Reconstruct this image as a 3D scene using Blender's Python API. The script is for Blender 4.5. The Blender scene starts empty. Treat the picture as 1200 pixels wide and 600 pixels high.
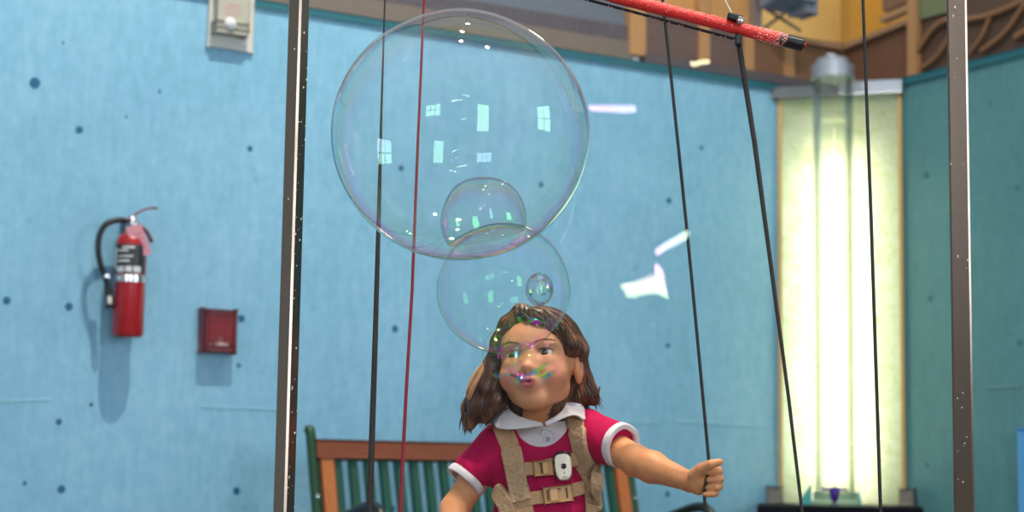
import bpy, bmesh, math, random
import numpy as np
from mathutils import Vector, Matrix, noise as mnoise
from mathutils.bvhtree import BVHTree

random.seed(7)
SC = bpy.context.scene
COL = SC.collection
PI = math.pi

# ------------------------------------------------------------------ camera
F_PX = 2080.0
PITCH = math.atan(250.0 / F_PX)
ROLL = 0.0154
CAM_Z = 0.84
cam_data = bpy.data.cameras.new('camera')
cam_data.sensor_width = 36.0
cam_data.lens = F_PX / 1200.0 * 36.0
cam_data.clip_start = 0.05
cam_data.clip_end = 100
cam_data.dof.use_dof = True
cam_data.dof.focus_distance = 2.95
cam_data.dof.aperture_fstop = 4.5
cam = bpy.data.objects.new('camera', cam_data)
COL.objects.link(cam)
CAM_M = (Matrix.Translation((0, 0, CAM_Z)) @ Matrix.Rotation(PI / 2 + PITCH, 4, 'X') @ Matrix.Rotation(ROLL, 4, 'Z'))
cam.matrix_world = CAM_M
SC.camera = cam
CAM_O = Vector((0, 0, CAM_Z))
CAM_R = CAM_M.to_3x3()


def ray(px, py):
    return CAM_R @ Vector(((px - 600) / F_PX, -(py - 300) / F_PX, -1.0))


def P(px, py, Y):
    """the world point seen at this place of the photograph, at distance Y into the room"""
    r = ray(px, py)
    return CAM_O + r * (Y / r.y)


# back wall: A + u*t (+ n*off towards the room)
WA = Vector((-1.255, 5.80, 0))
WU = Vector((0.853, 0.521, 0)).normalized()
WN = Vector((0.521, -0.853, 0)).normalized()
ZV = Vector((0, 0, 1))
T_C = 3.09          # corner
WALL_H = 2.44


def W(t, off, z):
    return WA + WU * t + WN * off + ZV * z


def PW(px, py, off=0.0):
    r = ray(px, py)
    d = (WA + WN * off - CAM_O).dot(WN) / r.dot(WN)
    return CAM_O + r * d


def PWt(px, py, off=0.0):
    p = PW(px, py, off)
    return (p - WA).dot(WU), p.z


CORNER = W(T_C, 0, 0)


def R_(s, off, z):                      # right wall: s from the corner towards the camera, off into the room
    return CORNER + WN * s - WU * off + ZV * z


def PR(px, py, off=0.0):
    r = ray(px, py)
    d = (CORNER - WU * off - CAM_O).dot(WU) / r.dot(WU)
    return CAM_O + r * d


def PRs(px, py, off=0.0):
    p = PR(px, py, off)
    return (p - CORNER).dot(WN), p.z


# ------------------------------------------------------------------ materials
def lin(c):
    return tuple(((x / 255) / 12.92 if x / 255 <= 0.04045 else ((x / 255 + 0.055) / 1.055) ** 2.4) for x in c)


MATS = {}


class NT:
    def __init__(self, name):
        self.m = bpy.data.materials.new(name)
        self.m.use_nodes = True
        self.t = self.m.node_tree
        self.t.nodes.clear()
        self.out = self.n('ShaderNodeOutputMaterial')

    def n(self, typ, **kw):
        nd = self.t.nodes.new(typ)
        for k, v in kw.items():
            setattr(nd, k, v)
        return nd

    def l(self, a, b):
        self.t.links.new(a, b)

    def math(self, op, a, b=None, c=None):
        nd = self.n('ShaderNodeMath', operation=op)
        for i, v in enumerate((a, b, c)):
            if v is None:
                continue
            if isinstance(v, (int, float)):
                nd.inputs[i].default_value = v
            else:
                self.l(v, nd.inputs[i])
        return nd.outputs[0]

    def ramp(self, fac, stops):
        nd = self.n('ShaderNodeValToRGB')
        e = nd.color_ramp.elements
        while len(e) < len(stops):
            e.new(0.5)
        for i, (p, c) in enumerate(stops):
            e[i].position = p
            e[i].color = (*c, 1) if len(c) == 3 else c
        self.l(fac, nd.inputs[0])
        return nd.outputs[0]

    def noise(self, scale, detail=3, rough=0.5, vec=None, dist=0.0):
        nd = self.n('ShaderNodeTexNoise')
        nd.inputs['Scale'].default_value = scale
        nd.inputs['Detail'].default_value = detail
        nd.inputs['Roughness'].default_value = rough
        nd.inputs['Distortion'].default_value = dist
        if vec is not None:
            self.l(vec, nd.inputs['Vector'])
        return nd.outputs[0]

    def coord(self, kind='Object', scale=(1, 1, 1)):
        tc = self.n('ShaderNodeTexCoord')
        mp = self.n('ShaderNodeMapping')
        mp.inputs['Scale'].default_value = scale
        self.l(tc.outputs[kind], mp.inputs['Vector'])
        return mp.outputs[0]


def mat(name, rgb, rough=0.5, metal=0.0, var=0.0, vscale=20, bump=0.0, bscale=60, stretch=(1, 1, 1),
        spec=0.5, emis=None, estr=0.0, sss=0.0, sheen=0.0, var2=None, coat=0.0):
    """procedural principled material: colour varied by noise, noise bump"""
    if name in MATS:
        return MATS[name]
    b = NT(name)
    p = b.n('ShaderNodeBsdfPrincipled')
    c = lin(rgb)
    co = b.coord('Object', stretch)
    if var > 0 or var2:
        d = lin(var2) if var2 else tuple(x * (1 - var) for x in c)
        e = tuple(min(1, x * (1 + var * 0.6)) for x in c)
        col = b.ramp(b.noise(vscale, 4, 0.6, co), [(0.25, d), (0.55, c), (0.8, e)])
        b.l(col, p.inputs['Base Color'])
    else:
        p.inputs['Base Color'].default_value = (*c, 1)
    p.inputs['Roughness'].default_value = rough
    p.inputs['Metallic'].default_value = metal
    p.inputs['Specular IOR Level'].default_value = spec
    if coat:
        p.inputs['Coat Weight'].default_value = coat
        p.inputs['Coat Roughness'].default_value = 0.1
    if sss:
        p.inputs['Subsurface Weight'].default_value = sss
        p.inputs['Subsurface Radius'].default_value = (0.012, 0.005, 0.003)
        p.inputs['Subsurface Scale'].default_value = 0.4
    if sheen:
        p.inputs['Sheen Weight'].default_value = sheen
    if bump:
        bp = b.n('ShaderNodeBump')
        bp.inputs['Strength'].default_value = bump
        bp.inputs['Distance'].default_value = 0.01
        b.l(b.noise(bscale, 4, 0.6, co), bp.inputs['Height'])
        b.l(bp.outputs[0], p.inputs['Normal'])
    if emis:
        p.inputs['Emission Color'].default_value = (*lin(emis), 1)
        p.inputs['Emission Strength'].default_value = estr
    b.l(p.outputs[0], b.out.inputs[0])
    MATS[name] = b.m
    return b.m


def soap_mat(name, base=0.03, rim=0.55, rim_pow=3.0, bands=1.6, nscale=5.0, namp=1.6, sat=0.75, patch=0.0, pscale=9.0,
             tmul=1.0, seed=0.0, warm=0.0, grav=3.0):
    """soap film: see-through, mirror reflection coloured by thin-film interference"""
    b = NT(name)
    lw = b.n('ShaderNodeLayerWeight')
    lw.inputs['Blend'].default_value = 0.5
    facing = lw.outputs['Facing']
    tc = b.n('ShaderNodeTexCoord')
    mp = b.n('ShaderNodeMapping')
    mp.inputs['Location'].default_value = (seed, seed * 0.7, seed * 1.3)
    b.l(tc.outputs['Object'], mp.inputs['Vector'])
    nz = b.noise(nscale, 3, 0.55, mp.outputs[0], 1.2)
    sep = b.n('ShaderNodeSeparateXYZ')
    b.l(tc.outputs['Object'], sep.inputs[0])
    # optical path: noise swirl + drainage with height + angle
    t = b.math('MULTIPLY', nz, namp)
    t = b.math('ADD', t, b.math('MULTIPLY', sep.outputs['Z'], -grav))
    t = b.math('ADD', t, b.math('MULTIPLY', b.math('POWER', facing, 2.0), -bands))
    t = b.math('MULTIPLY', t, tmul)
    chans = []
    for k, ph in ((1.0, 0.0), (1.22, 0.33), (1.5, 0.62)):
        v = b.math('COSINE', b.math('MULTIPLY', b.math('ADD', b.math('MULTIPLY', t, k), ph), 2 * PI))
        v = b.math('ADD', b.math('MULTIPLY', v, 0.5 * sat), 1.0 - 0.5 * sat)
        chans.append(v)
    cmb = b.n('ShaderNodeCombineColor')
    for i in range(3):
        b.l(chans[i], cmb.inputs[i])
    gl = b.n('ShaderNodeBsdfGlossy')
    gl.inputs['Roughness'].default_value = 0.0
    b.l(cmb.outputs[0], gl.inputs['Color'])
    tr = b.n('ShaderNodeBsdfTransparent')
    fac = b.math('ADD', b.math('MULTIPLY', b.math('POWER', facing, rim_pow), rim), base)
    if patch > 0:
        pz = b.noise(pscale, 2, 0.5, mp.outputs[0], 0.6)
        pm = b.n('ShaderNodeMapRange')
        pm.inputs['From Min'].default_value = 0.52
        pm.inputs['From Max'].default_value = 0.68
        b.l(pz, pm.inputs['Value'])
        fac = b.math('ADD', fac, b.math('MULTIPLY', pm.outputs[0], patch))
    fac = b.math('MINIMUM', fac, 0.9)
    mx = b.n('ShaderNodeMixShader')
    b.l(fac, mx.inputs[0])
    b.l(tr.outputs[0], mx.inputs[1])
    b.l(gl.outputs[0], mx.inputs[2])
    b.l(mx.outputs[0], b.out.inputs[0])
    MATS[name] = b.m
    return b.m


# ------------------------------------------------------------------ mesh helpers
def link(name, me, m=None, parent=None, smooth=False, loc=None):
    o = bpy.data.objects.new(name, me)
    COL.objects.link(o)
    if m is not None:
        me.materials.append(m)
    if smooth:
        for p in me.polygons:
            p.use_smooth = True
    if parent is not None:
        o.parent = parent
        if loc is None:
            o.matrix_parent_inverse = Matrix.Identity(4)
    return o


def obj(name, bm, m=None, parent=None, smooth=False):
    """bm is in world coordinates; the object's origin goes to its centre"""
    me = bpy.data.meshes.new(name)
    bmesh.ops.recalc_face_normals(bm, faces=bm.faces[:])
    if smooth:
        for e in bm.edges:
            if len(e.link_faces) == 2 and e.calc_face_angle(0) > 0.7:
                e.smooth = False
    bm.to_mesh(me)
    bm.free()
    return finish(name, me, m, parent, smooth)


def finish(name, me, m, parent, smooth):
    n = len(me.vertices)
    co = np.empty(n * 3, dtype=np.float32)
    me.vertices.foreach_get('co', co)
    co = co.reshape(-1, 3)
    c = Vector(((co.min(0) + co.max(0)) / 2).tolist())
    me.transform(Matrix.Translation(-c))
    o = link(name, me, m, None, smooth)
    base = parent.get('_w') if parent is not None else None
    if parent is not None:
        o.parent = parent
        pw = WORLD.get(parent.name, Vector((0, 0, 0)))
        o.location = c - pw
    else:
        o.location = c
    WORLD[o.name] = c
    return o


WORLD = {}


def thing(name, label, cat, loc, group=None):
    o = bpy.data.objects.new(name, None)
    COL.objects.link(o)
    o.empty_display_size = 0.1
    o.location = loc
    WORLD[o.name] = Vector(loc)
    tag(o, label, cat, group)
    return o


def tag(o, label, cat, group=None):
    o['label'] = label
    o['category'] = cat
    if group:
        o['group'] = group
    return o


def struct(o):
    o['kind'] = 'structure'
    return o


def frame_from(x, y, z):
    return Matrix((x, y, z)).transposed()


def add_box(bm, c, size, axes=None, bevel=0.0, seg=2):
    """box of size (sx,sy,sz) about c along axes (3 vectors)"""
    R = frame_from(*axes) if axes else Matrix.Identity(3)
    r = bmesh.ops.create_cube(bm, size=1.0)
    vs = r['verts']
    for v in vs:
        v.co = Vector(c) + R @ Vector((v.co.x * size[0], v.co.y * size[1], v.co.z * size[2]))
    if bevel > 0:
        es = list({e for v in vs for e in v.link_edges})
        bmesh.ops.bevel(bm, geom=es, offset=bevel, segments=seg, profile=0.5, affect='EDGES')
    return bm


def box(c, size, axes=None, bevel=0.0, seg=2):
    return add_box(bmesh.new(), c, size, axes, bevel, seg)


WAX = (WU, WN, ZV)
RAX = (WN, -WU, ZV)


def perp(d):
    d = d.normalized()
    a = Vector((0, 0, 1)) if abs(d.z) < 0.9 else Vector((1, 0, 0))
    x = d.cross(a).normalized()
    return x, d.cross(x).normalized()


def add_tube(bm, pts, rad, seg=10, cap=True, close=False):
    pts = [Vector(p) for p in pts]
    n = len(pts)
    if not hasattr(rad, '__len__'):
        rad = [rad] * n
    rings = []
    px = None
    for i, p in enumerate(pts):
        d = (pts[min(i + 1, n - 1)] - pts[max(i - 1, 0)])
        if close:
            d = pts[(i + 1) % n] - pts[(i - 1) % n]
        d.normalize()
        if px is None:
            x, y = perp(d)
        else:
            x = (px - d * px.dot(d)).normalized()
            y = d.cross(x).normalized()
        px = x
        rings.append([bm.verts.new(p + (x * math.cos(2 * PI * k / seg) + y * math.sin(2 * PI * k / seg)) * rad[i]) for k in range(seg)])
    rng = range(n) if close else range(n - 1)
    for i in rng:
        a, b = rings[i], rings[(i + 1) % n]
        for k in range(seg):
            bm.faces.new((a[k], a[(k + 1) % seg], b[(k + 1) % seg], b[k]))
    if cap and not close:
        bm.faces.new(rings[0][::-1])
        bm.faces.new(rings[-1])
    return bm


def tube(pts, rad, seg=10, **k):
    return add_tube(bmesh.new(), pts, rad, seg, **k)


def add_lathe(bm, base, axis, prof, seg=32):
    """prof: list of (radius, height along axis)"""
    axis = Vector(axis).normalized()
    x, y = perp(axis)
    rings = []
    for r, h in prof:
        if r < 1e-6:
            rings.append([bm.verts.new(Vector(base) + axis * h)])
        else:
            rings.append([bm.verts.new(Vector(base) + axis * h + (x * math.cos(2 * PI * k / seg) + y * math.sin(2 * PI * k / seg)) * r) for k in range(seg)])
    for a, b in zip(rings, rings[1:]):
        for k in range(seg):
            k2 = (k + 1) % seg
            if len(a) == 1 and len(b) == 1:
                continue
            if len(a) == 1:
                bm.faces.new((a[0], b[k], b[k2]))
            elif len(b) == 1:
                bm.faces.new((a[k], a[k2], b[0]))
            else:
                bm.faces.new((a[k], a[k2], b[k2], b[k]))
    return bm


def lathe(base, axis, prof, seg=32):
    return add_lathe(bmesh.new(), base, axis, prof, seg)


def spline(pts, n=8):
    """Catmull-Rom through pts"""
    pts = [Vector(p) for p in pts]
    out = []
    for i in range(len(pts) - 1):
        p0 = pts[max(i - 1, 0)]
        p1, p2 = pts[i], pts[i + 1]
        p3 = pts[min(i + 2, len(pts) - 1)]
        for k in range(n):
            t = k / n
            out.append(0.5 * ((2 * p1) + (p2 - p0) * t + (2 * p0 - 5 * p1 + 4 * p2 - p3) * t * t + (3 * p1 - p0 - 3 * p2 + p3) * t ** 3))
    out.append(pts[-1])
    return out


def add_ribbon(bm, pts, width, thick, normals, bevel=0.25):
    """flat strap along pts; normals = outward direction at each point"""
    rings = []
    n = len(pts)
    if not hasattr(width, '__len__'):
        width = [width] * n
    for i, p in enumerate(pts):
        d = (pts[min(i + 1, n - 1)] - pts[max(i - 1, 0)]).normalized()
        nn = normals[i] if isinstance(normals, (list, tuple)) else normals
        s = d.cross(nn).normalized()
        o = s.cross(d).normalized()
        w, h = width[i] / 2, thick / 2
        c = min(thick * bevel, w * 0.5)
        prof = [(-w + c, -h), (w - c, -h), (w, -h + c), (w, h - c), (w - c, h), (-w + c, h), (-w, h - c), (-w, -h + c)]
        rings.append([bm.verts.new(p + s * a + o * b) for a, b in prof])
    for a, b in zip(rings, rings[1:]):
        for k in range(8):
            bm.faces.new((a[k], a[(k + 1) % 8], b[(k + 1) % 8], b[k]))
    bm.faces.new(rings[0][::-1])
    bm.faces.new(rings[-1])
    return bm


# ------------------------------------------------------------------ implicit surfaces (for the figure)
class Field:
    def __init__(self, lo, hi, h):
        self.lo = np.array(lo, dtype=np.float32)
        self.h = h
        self.n = [int(math.ceil((hi[i] - lo[i]) / h)) + 1 for i in range(3)]
        self.f = np.full(self.n, 0.06, dtype=np.float32)
        self.ax = [self.lo[i] + h * np.arange(self.n[i], dtype=np.float32) for i in range(3)]

    def sub(self, lo, hi, m=0.03):
        sl = []
        for i in range(3):
            a = max(0, int((lo[i] - m - self.lo[i]) / self.h))
            b = min(self.n[i], int((hi[i] + m - self.lo[i]) / self.h) + 2)
            if b <= a:
                return None
            sl.append(slice(a, b))
        sl = tuple(sl)
        X, Y, Z = np.meshgrid(self.ax[0][sl[0]], self.ax[1][sl[1]], self.ax[2][sl[2]], indexing='ij')
        return sl, X, Y, Z

    def put(self, sl, d, k, op='add'):
        a = self.f[sl]
        if op == 'add':
            if k > 0:
                hh = np.maximum(k - np.abs(a - d), 0) / k
                self.f[sl] = np.minimum(a, d) - hh * hh * k * 0.25
            else:
                self.f[sl] = np.minimum(a, d)
        else:
            b = -d
            if k > 0:
                hh = np.maximum(k - np.abs(a - b), 0) / k
                self.f[sl] = np.maximum(a, b) + hh * hh * k * 0.25
            else:
                self.f[sl] = np.maximum(a, b)

    def cone(self, a, b, ra, rb, k=0.01, op='add'):
        a, b = Vector(a), Vector(b)
        r = max(ra, rb)
        s = self.sub([min(a[i], b[i]) - r for i in range(3)], [max(a[i], b[i]) + r for i in range(3)])
        if s is None:
            return
        sl, X, Y, Z = s
        d = b - a
        L2 = max(d.length_squared, 1e-12)
        t = np.clip(((X - a.x) * d.x + (Y - a.y) * d.y + (Z - a.z) * d.z) / L2, 0, 1)
        q = np.sqrt((X - a.x - t * d.x) ** 2 + (Y - a.y - t * d.y) ** 2 + (Z - a.z - t * d.z) ** 2)
        self.put(sl, q - (ra + (rb - ra) * t), k, op)

    def chain(self, pts, rs, k=0.01, op='add'):
        for i in range(len(pts) - 1):
            self.cone(pts[i], pts[i + 1], rs[i], rs[i + 1], k, op)

    def ell(self, c, r, k=0.01, op='add', R=None, cut=None):
        """ellipsoid; R: 3x3 local axes (columns); cut(lx,ly,lz)->sdf intersected with it"""
        c = Vector(c)
        m = max(r)
        s = self.sub([c[i] - m for i in range(3)], [c[i] + m for i in range(3)])
        if s is None:
            return
        sl, X, Y, Z = s
        X, Y, Z = X - c.x, Y - c.y, Z - c.z
        if R is not None:
            X, Y, Z = (X * R[0][i] + Y * R[1][i] + Z * R[2][i] for i in range(3))
        k0 = np.sqrt((X / r[0]) ** 2 + (Y / r[1]) ** 2 + (Z / r[2]) ** 2)
        k1 = np.sqrt((X / r[0] ** 2) ** 2 + (Y / r[1] ** 2) ** 2 + (Z / r[2] ** 2) ** 2) + 1e-9
        d = k0 * (k0 - 1) / k1
        if cut is not None:
            d = np.maximum(d, cut(X, Y, Z))
        self.put(sl, d, k, op)

    def mesh(self, name, smooth_it=1):
        f = self.f
        ins = f < 0
        nx, ny, nz = f.shape
        cnt = np.zeros((nx - 1, ny - 1, nz - 1), dtype=np.int8)
        for i in (0, 1):
            for j in (0, 1):
                for k in (0, 1):
                    cnt += ins[i:nx - 1 + i, j:ny - 1 + j, k:nz - 1 + k]
        act = np.nonzero((cnt > 0) & (cnt < 8))
        N = len(act[0])
        acc = np.zeros((N, 3))
        num = np.zeros(N)
        corner = {}
        for i in (0, 1):
            for j in (0, 1):
                for k in (0, 1):
                    corner[(i, j, k)] = f[act[0] + i, act[1] + j, act[2] + k].astype(np.float64)
        for c0 in corner:
            for ax in range(3):
                if c0[ax] == 0:
                    c1 = list(c0)
                    c1[ax] = 1
                    a, b = corner[c0], corner[tuple(c1)]
                    m = (a < 0) != (b < 0)
                    t = np.where(m, a / np.where(m, a - b, 1), 0)
                    for q in range(3):
                        acc[:, q] += np.where(m, c0[q] + (t if q == ax else 0), 0)
                    num += m
        v = (np.stack(act, 1) + acc / num[:, None]) * self.h + self.lo
        idx = np.full(cnt.shape, -1, dtype=np.int32)
        idx[act] = np.arange(N)
        quads = []
        for ax in range(3):
            o = [1, 1, 1]
            o[ax] = 0
            a = ins[tuple(slice(o[q], f.shape[q] - 1) for q in range(3))]
            b = ins[tuple(slice(o[q] + (1 if q == ax else 0), f.shape[q] - (0 if q == ax else 1)) for q in range(3))]
            e = np.nonzero(a != b)
            p = [e[q] + o[q] for q in range(3)]
            s = a[e]
            u, w = (ax + 1) % 3, (ax + 2) % 3

            def cell(du, dw):
                q = [x.copy() for x in p]
                q[u] -= du
                q[w] -= dw
                return idx[q[0], q[1], q[2]]
            Q = np.stack([cell(1, 1), cell(0, 1), cell(0, 0), cell(1, 0)], 1)
            Q[~s] = Q[~s][:, ::-1]
            quads.append(Q)
        Q = np.concatenate(quads)
        Q = Q[(Q >= 0).all(1)]
        # a little Laplacian smoothing
        for _ in range(smooth_it):
            ia = np.concatenate([Q[:, i] for i in range(4)] + [Q[:, (i + 1) % 4] for i in range(4)])
            ib = np.concatenate([Q[:, (i + 1) % 4] for i in range(4)] + [Q[:, i] for i in range(4)])
            n = np.bincount(ia, minlength=N)
            s = np.stack([np.bincount(ia, weights=v[ib, q], minlength=N) for q in range(3)], 1)
            v = 0.5 * v + 0.5 * s / np.maximum(n, 1)[:, None]
        me = bpy.data.meshes.new(name)
        me.from_pydata(v.tolist(), [], Q.tolist())
        return me, v


# ------------------------------------------------------------------ the room
M_WALL = None


def wall_paint(name, c1, c2, c3, c4):
    b = NT(name)
    p = b.n('ShaderNodeBsdfPrincipled')
    co = b.coord('Object', (1, 1, 1))
    big = b.noise(1.6, 3, 0.6, co)
    fine = b.noise(26, 5, 0.7, co)
    st = b.noise(9, 4, 0.65, b.coord('Object', (5, 5, 1)))
    v = b.math('ADD', b.math('MULTIPLY', big, 0.35), b.math('ADD', b.math('MULTIPLY', fine, 0.35), b.math('MULTIPLY', st, 0.3)))
    col = b.ramp(v, [(0.36, lin(c1)), (0.5, lin(c2)), (0.62, lin(c3))])
    # sparse stains and scuffs
    sc = b.noise(14, 2, 0.5, co, 0.4)
    m = b.n('ShaderNodeMapRange')
    m.inputs['From Min'].default_value = 0.70
    m.inputs['From Max'].default_value = 0.80
    b.l(sc, m.inputs['Value'])
    mx = b.n('ShaderNodeMixRGB')
    b.l(b.math('MULTIPLY', m.outputs[0], 0.35), mx.inputs[0])
    b.l(col, mx.inputs[1])
    mx.inputs[2].default_value = (*lin(c4), 1)
    b.l(mx.outputs[0], p.inputs['Base Color'])
    p.inputs['Roughness'].default_value = 0.42
    p.inputs['Specular IOR Level'].default_value = 0.35
    bp = b.n('ShaderNodeBump')
    bp.inputs['Strength'].default_value = 0.25
    bp.inputs['Distance'].default_value = 0.004
    b.l(b.math('ADD', fine, st), bp.inputs['Height'])
    b.l(bp.outputs[0], p.inputs['Normal'])
    b.l(p.outputs[0], b.out.inputs[0])
    return b.m


M_WALL = wall_paint('blue_wall_paint', (116, 174, 204), (130, 187, 218), (144, 197, 226), (94, 149, 176))
M_WALLR = wall_paint('shaded_blue_wall_paint', (80, 130, 136), (88, 140, 147), (97, 149, 156), (70, 112, 120))  # same blue paint, with dimmer light and panel glow put into the colour
M_TEALEDGE = mat('teal_edge_paint', (30, 104, 118), 0.5)
M_FLOOR = mat('concrete_floor', (120, 116, 110), 0.5, var=0.2, vscale=6, bump=0.1)
M_SCREW = mat('dark_blue_screw_head', (22, 96, 138), 0.4)
M_SEAM = mat('pale_blue_filler', (150, 208, 228), 0.5)
M_TAN = mat('tan_trim_paint', (116, 107, 98), 0.7, var=0.1)
M_PURP = mat('purple_grey_fascia', (88, 84, 94), 0.8, var=0.35, vscale=60)
M_BLUEGREY = mat('blue_grey_fascia', (100, 110, 124), 0.7, var=0.08)
M_STUD = mat('tan_stud_wood', (184, 138, 92), 0.6, var=0.12, stretch=(8, 8, 1))
M_PANELP = mat('purple_brown_board', (104, 84, 80), 0.7, var=0.15)
M_PANELB = mat('brown_board', (132, 96, 68), 0.7, var=0.15)
M_ORANGE = mat('orange_wall_paint', (255, 206, 122), 0.65, var=0.06)
M_BASEG = mat('dark_grey_strip', (88, 82, 86), 0.6)
M_DARKB = mat('dark_brown_board', (96, 72, 58), 0.7, var=0.2)
M_GREENG = mat('sage_board', (118, 128, 92), 0.7)
M_GREYBOX = mat('blue_grey_metal', (120, 132, 150), 0.5)

w = box(W((T_C - 2.6) / 2, -0.05, WALL_H / 2), (T_C + 2.6, 0.10, WALL_H), WAX)
struct(obj('wall_back', w, M_WALL))
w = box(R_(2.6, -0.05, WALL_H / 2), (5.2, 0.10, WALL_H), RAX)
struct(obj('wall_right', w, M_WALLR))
w = box(W((T_C - 2.6) / 2, 0.004, WALL_H - 0.008), (T_C + 2.6, 0.012, 0.026), WAX, 0.003)
struct(obj('trim_1', w, M_TEALEDGE))
w = box(R_(2.6, 0.004, WALL_H - 0.010), (5.2, 0.012, 0.03), RAX, 0.003)
struct(obj('trim_2', w, M_TEALEDGE))
bm = box(Vector((0.2, 2.6, -0.05)), (9.5, 13.0, 0.10))
struct(obj('floor', bm, M_FLOOR))


def prism(pts, n, thick):
    """extrude a polygon (world points) backwards along -n"""
    bm = bmesh.new()
    a = [bm.verts.new(p) for p in pts]
    b = [bm.verts.new(Vector(p) - n * thick) for p in pts]
    bm.faces.new(a)
    bm.faces.new(b[::-1])
    k = len(pts)
    for i in range(k):
        bm.faces.new((a[i], b[i], b[(i + 1) % k], a[(i + 1) % k]))
    return bm


def pxb(pts, off, thick):
    return prism([PW(x, y, off) for x, y in pts], WN, thick)


def pxr(pts, off, thick):
    return prism([PR(x, y, off) for x, y in pts], -WU, thick)


def yw(x):
    return 49 + 0.1645 * (x - 637)


def yr(x):
    return 88 - 0.29 * (x - 1060)


TRIM = [3]


def trim(bm, m):
    o = struct(obj('trim_%d' % TRIM[0], bm, m))
    TRIM[0] += 1
    return o


OB = -0.34     # plane of the knee wall behind the blue wall
# long fascia bands seen over the top of the blue wall
trim(pxb([(-260, yw(-260) - 15), (742, yw(742) - 17), (742, yw(742) + 14), (-260, yw(-260) + 14)], OB, 0.06), M_TAN)
trim(pxb([(-260, yw(-260) - 32), (742, yw(742) - 35), (742, yw(742) - 17), (-260, yw(-260) - 15)], OB - 0.012, 0.06), M_PURP)
trim(pxb([(-260, yw(-260) - 120), (742, yw(742) - 120), (742, yw(742) - 35), (-260, yw(-260) - 32)], OB - 0.03, 0.06), M_BLUEGREY)
# knee wall of boards between studs
trim(pxb([(757, yw(757) - 7), (990, yw(990) - 7), (990, yw(990) + 20), (757, yw(757) + 14)], OB + 0.01, 0.05), M_BASEG)
for x0, x1, m, top in ((756, 822, M_PANELP, 14), (830, 875, M_PANELP, 24), (882, 922, M_PANELB, 36), (930, 992, M_PANELB, 46)):
    trim(pxb([(x0, top - 3), (x1, top + 5), (x1, yw(x1) - 4), (x0, yw(x0) - 4)], OB - 0.012, 0.03), m)
for x0, x1, top in ((738, 757, -40), (820, 832, -40), (873, 884, 30), (920, 931, 42)):
    trim(pxb([(x0, top), (x1, top), (x1, yw(x1) - 3), (x0, yw(x0) - 3)], OB + 0.004, 0.05), M_STUD)
trim(pxb([(757, -40), (884, -40), (884, 32), (757, 10)], OB - 0.03, 0.03), mat('ochre_board', (196, 146, 88), 0.7, var=0.08))
M_RAIL = mat('taupe_rail', (160, 124, 92), 0.6)
trim(pxb([(880, 33), (988, 52), (988, 58), (880, 39)], OB + 0.012, 0.05), M_RAIL)
trim(pxb([(884, -40), (893, -40), (893, 36), (884, 34)], OB + 0.008, 0.04), mat('grey_post_paint', (140, 128, 122), 0.6))
# thin crossed braces
bm = bmesh.new()
add_tube(bm, [PW(894, 34, OB - 0.02), PW(932, 6, OB - 0.02)], 0.008, 8)
add_tube(bm, [PW(897, 10, OB - 0.02), PW(938, 36, OB - 0.02)], 0.008, 8)
trim(bm, mat('grey_brace', (134, 118, 100), 0.5))
# far orange walls meeting in a corner
OF = -1.1
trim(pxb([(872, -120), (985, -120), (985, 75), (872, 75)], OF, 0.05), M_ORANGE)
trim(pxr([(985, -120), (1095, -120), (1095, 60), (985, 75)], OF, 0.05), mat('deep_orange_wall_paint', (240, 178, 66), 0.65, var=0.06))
# right hand knee wall
trim(pxr([(990, 52), (1066, 24), (1066, 100), (990, 112)], OB - 0.012, 0.03), mat('umber_board', (116, 78, 58), 0.7, var=0.15))
trim(pxr([(988, 52), (1066, 20), (1066, 26), (988, 58)], OB + 0.012, 0.05), M_RAIL)
trim(pxr([(1030, 20), (1066, 4), (1066, 10), (1030, 26)], OB + 0.012, 0.05), M_STUD)
trim(pxr([(1063, -40), (1073, -40), (1073, 92), (1063, 95)], OB + 0.02, 0.05), M_STUD)
trim(pxr([(1034, -40), (1063, -40), (1063, 2), (1034, 14)], OB - 0.012, 0.03), M_PANELB)
trim(pxr([(1072, -80), (1330, -150), (1330, 60), (1072, 110)], OB - 0.012, 0.03), M_DARKB)
trim(pxr([(1073, -60), (1114, -70), (1114, 13), (1073, 24)], OB + 0.002, 0.012), M_GREENG)
# branch-like lattice on the dark board
bm = bmesh.new()
for pts, r in (([(1074, 62), (1090, 38), (1108, 24), (1140, 22), (1170, 14), (1215, -6)], 0.013),
               ([(1080, 80), (1098, 66), (1112, 44), (1120, 20)], 0.010),
               ([(1136, 62), (1150, 44), (1160, 20)], 0.010),
               ([(1150, 60), (1176, 40), (1196, 12), (1212, -12)], 0.011),
               ([(1190, 44), (1215, 28)], 0.014)):
    add_tube(bm, spline([PR(x, y, OB + 0.004) for x, y in pts], 6), r, 8)
trim(bm, mat('brown_branch_wood', (150, 106, 72), 0.6, var=0.12))
# hanging grey box lamp above the knee wall
t = thing('box_lamp', 'blue-grey box lamp hanging against the orange wall, above the red bar', 'lamp', PW(925, 10, OB + 0.1))
bm = box(PW(922, -6, OB + 0.12), (0.20, 0.12, 0.10), (WU, (WN + ZV * 0.25).normalized(), (ZV - WN * 0.25).normalized()), 0.01)
obj('housing', bm, M_GREYBOX, t)
bm = box(PW(941, 10, OB + 0.12), (0.07, 0.10, 0.06), WAX, 0.008)
obj('driver_box', bm, mat('pale_grey_metal', (150, 158, 168), 0.5), t)
bm = tube([PW(922, -14, OB + 0.12), PW(922, -60, OB + 0.12)], 0.012, 10)
obj('hanger', bm, M_BASEG, t)

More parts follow.
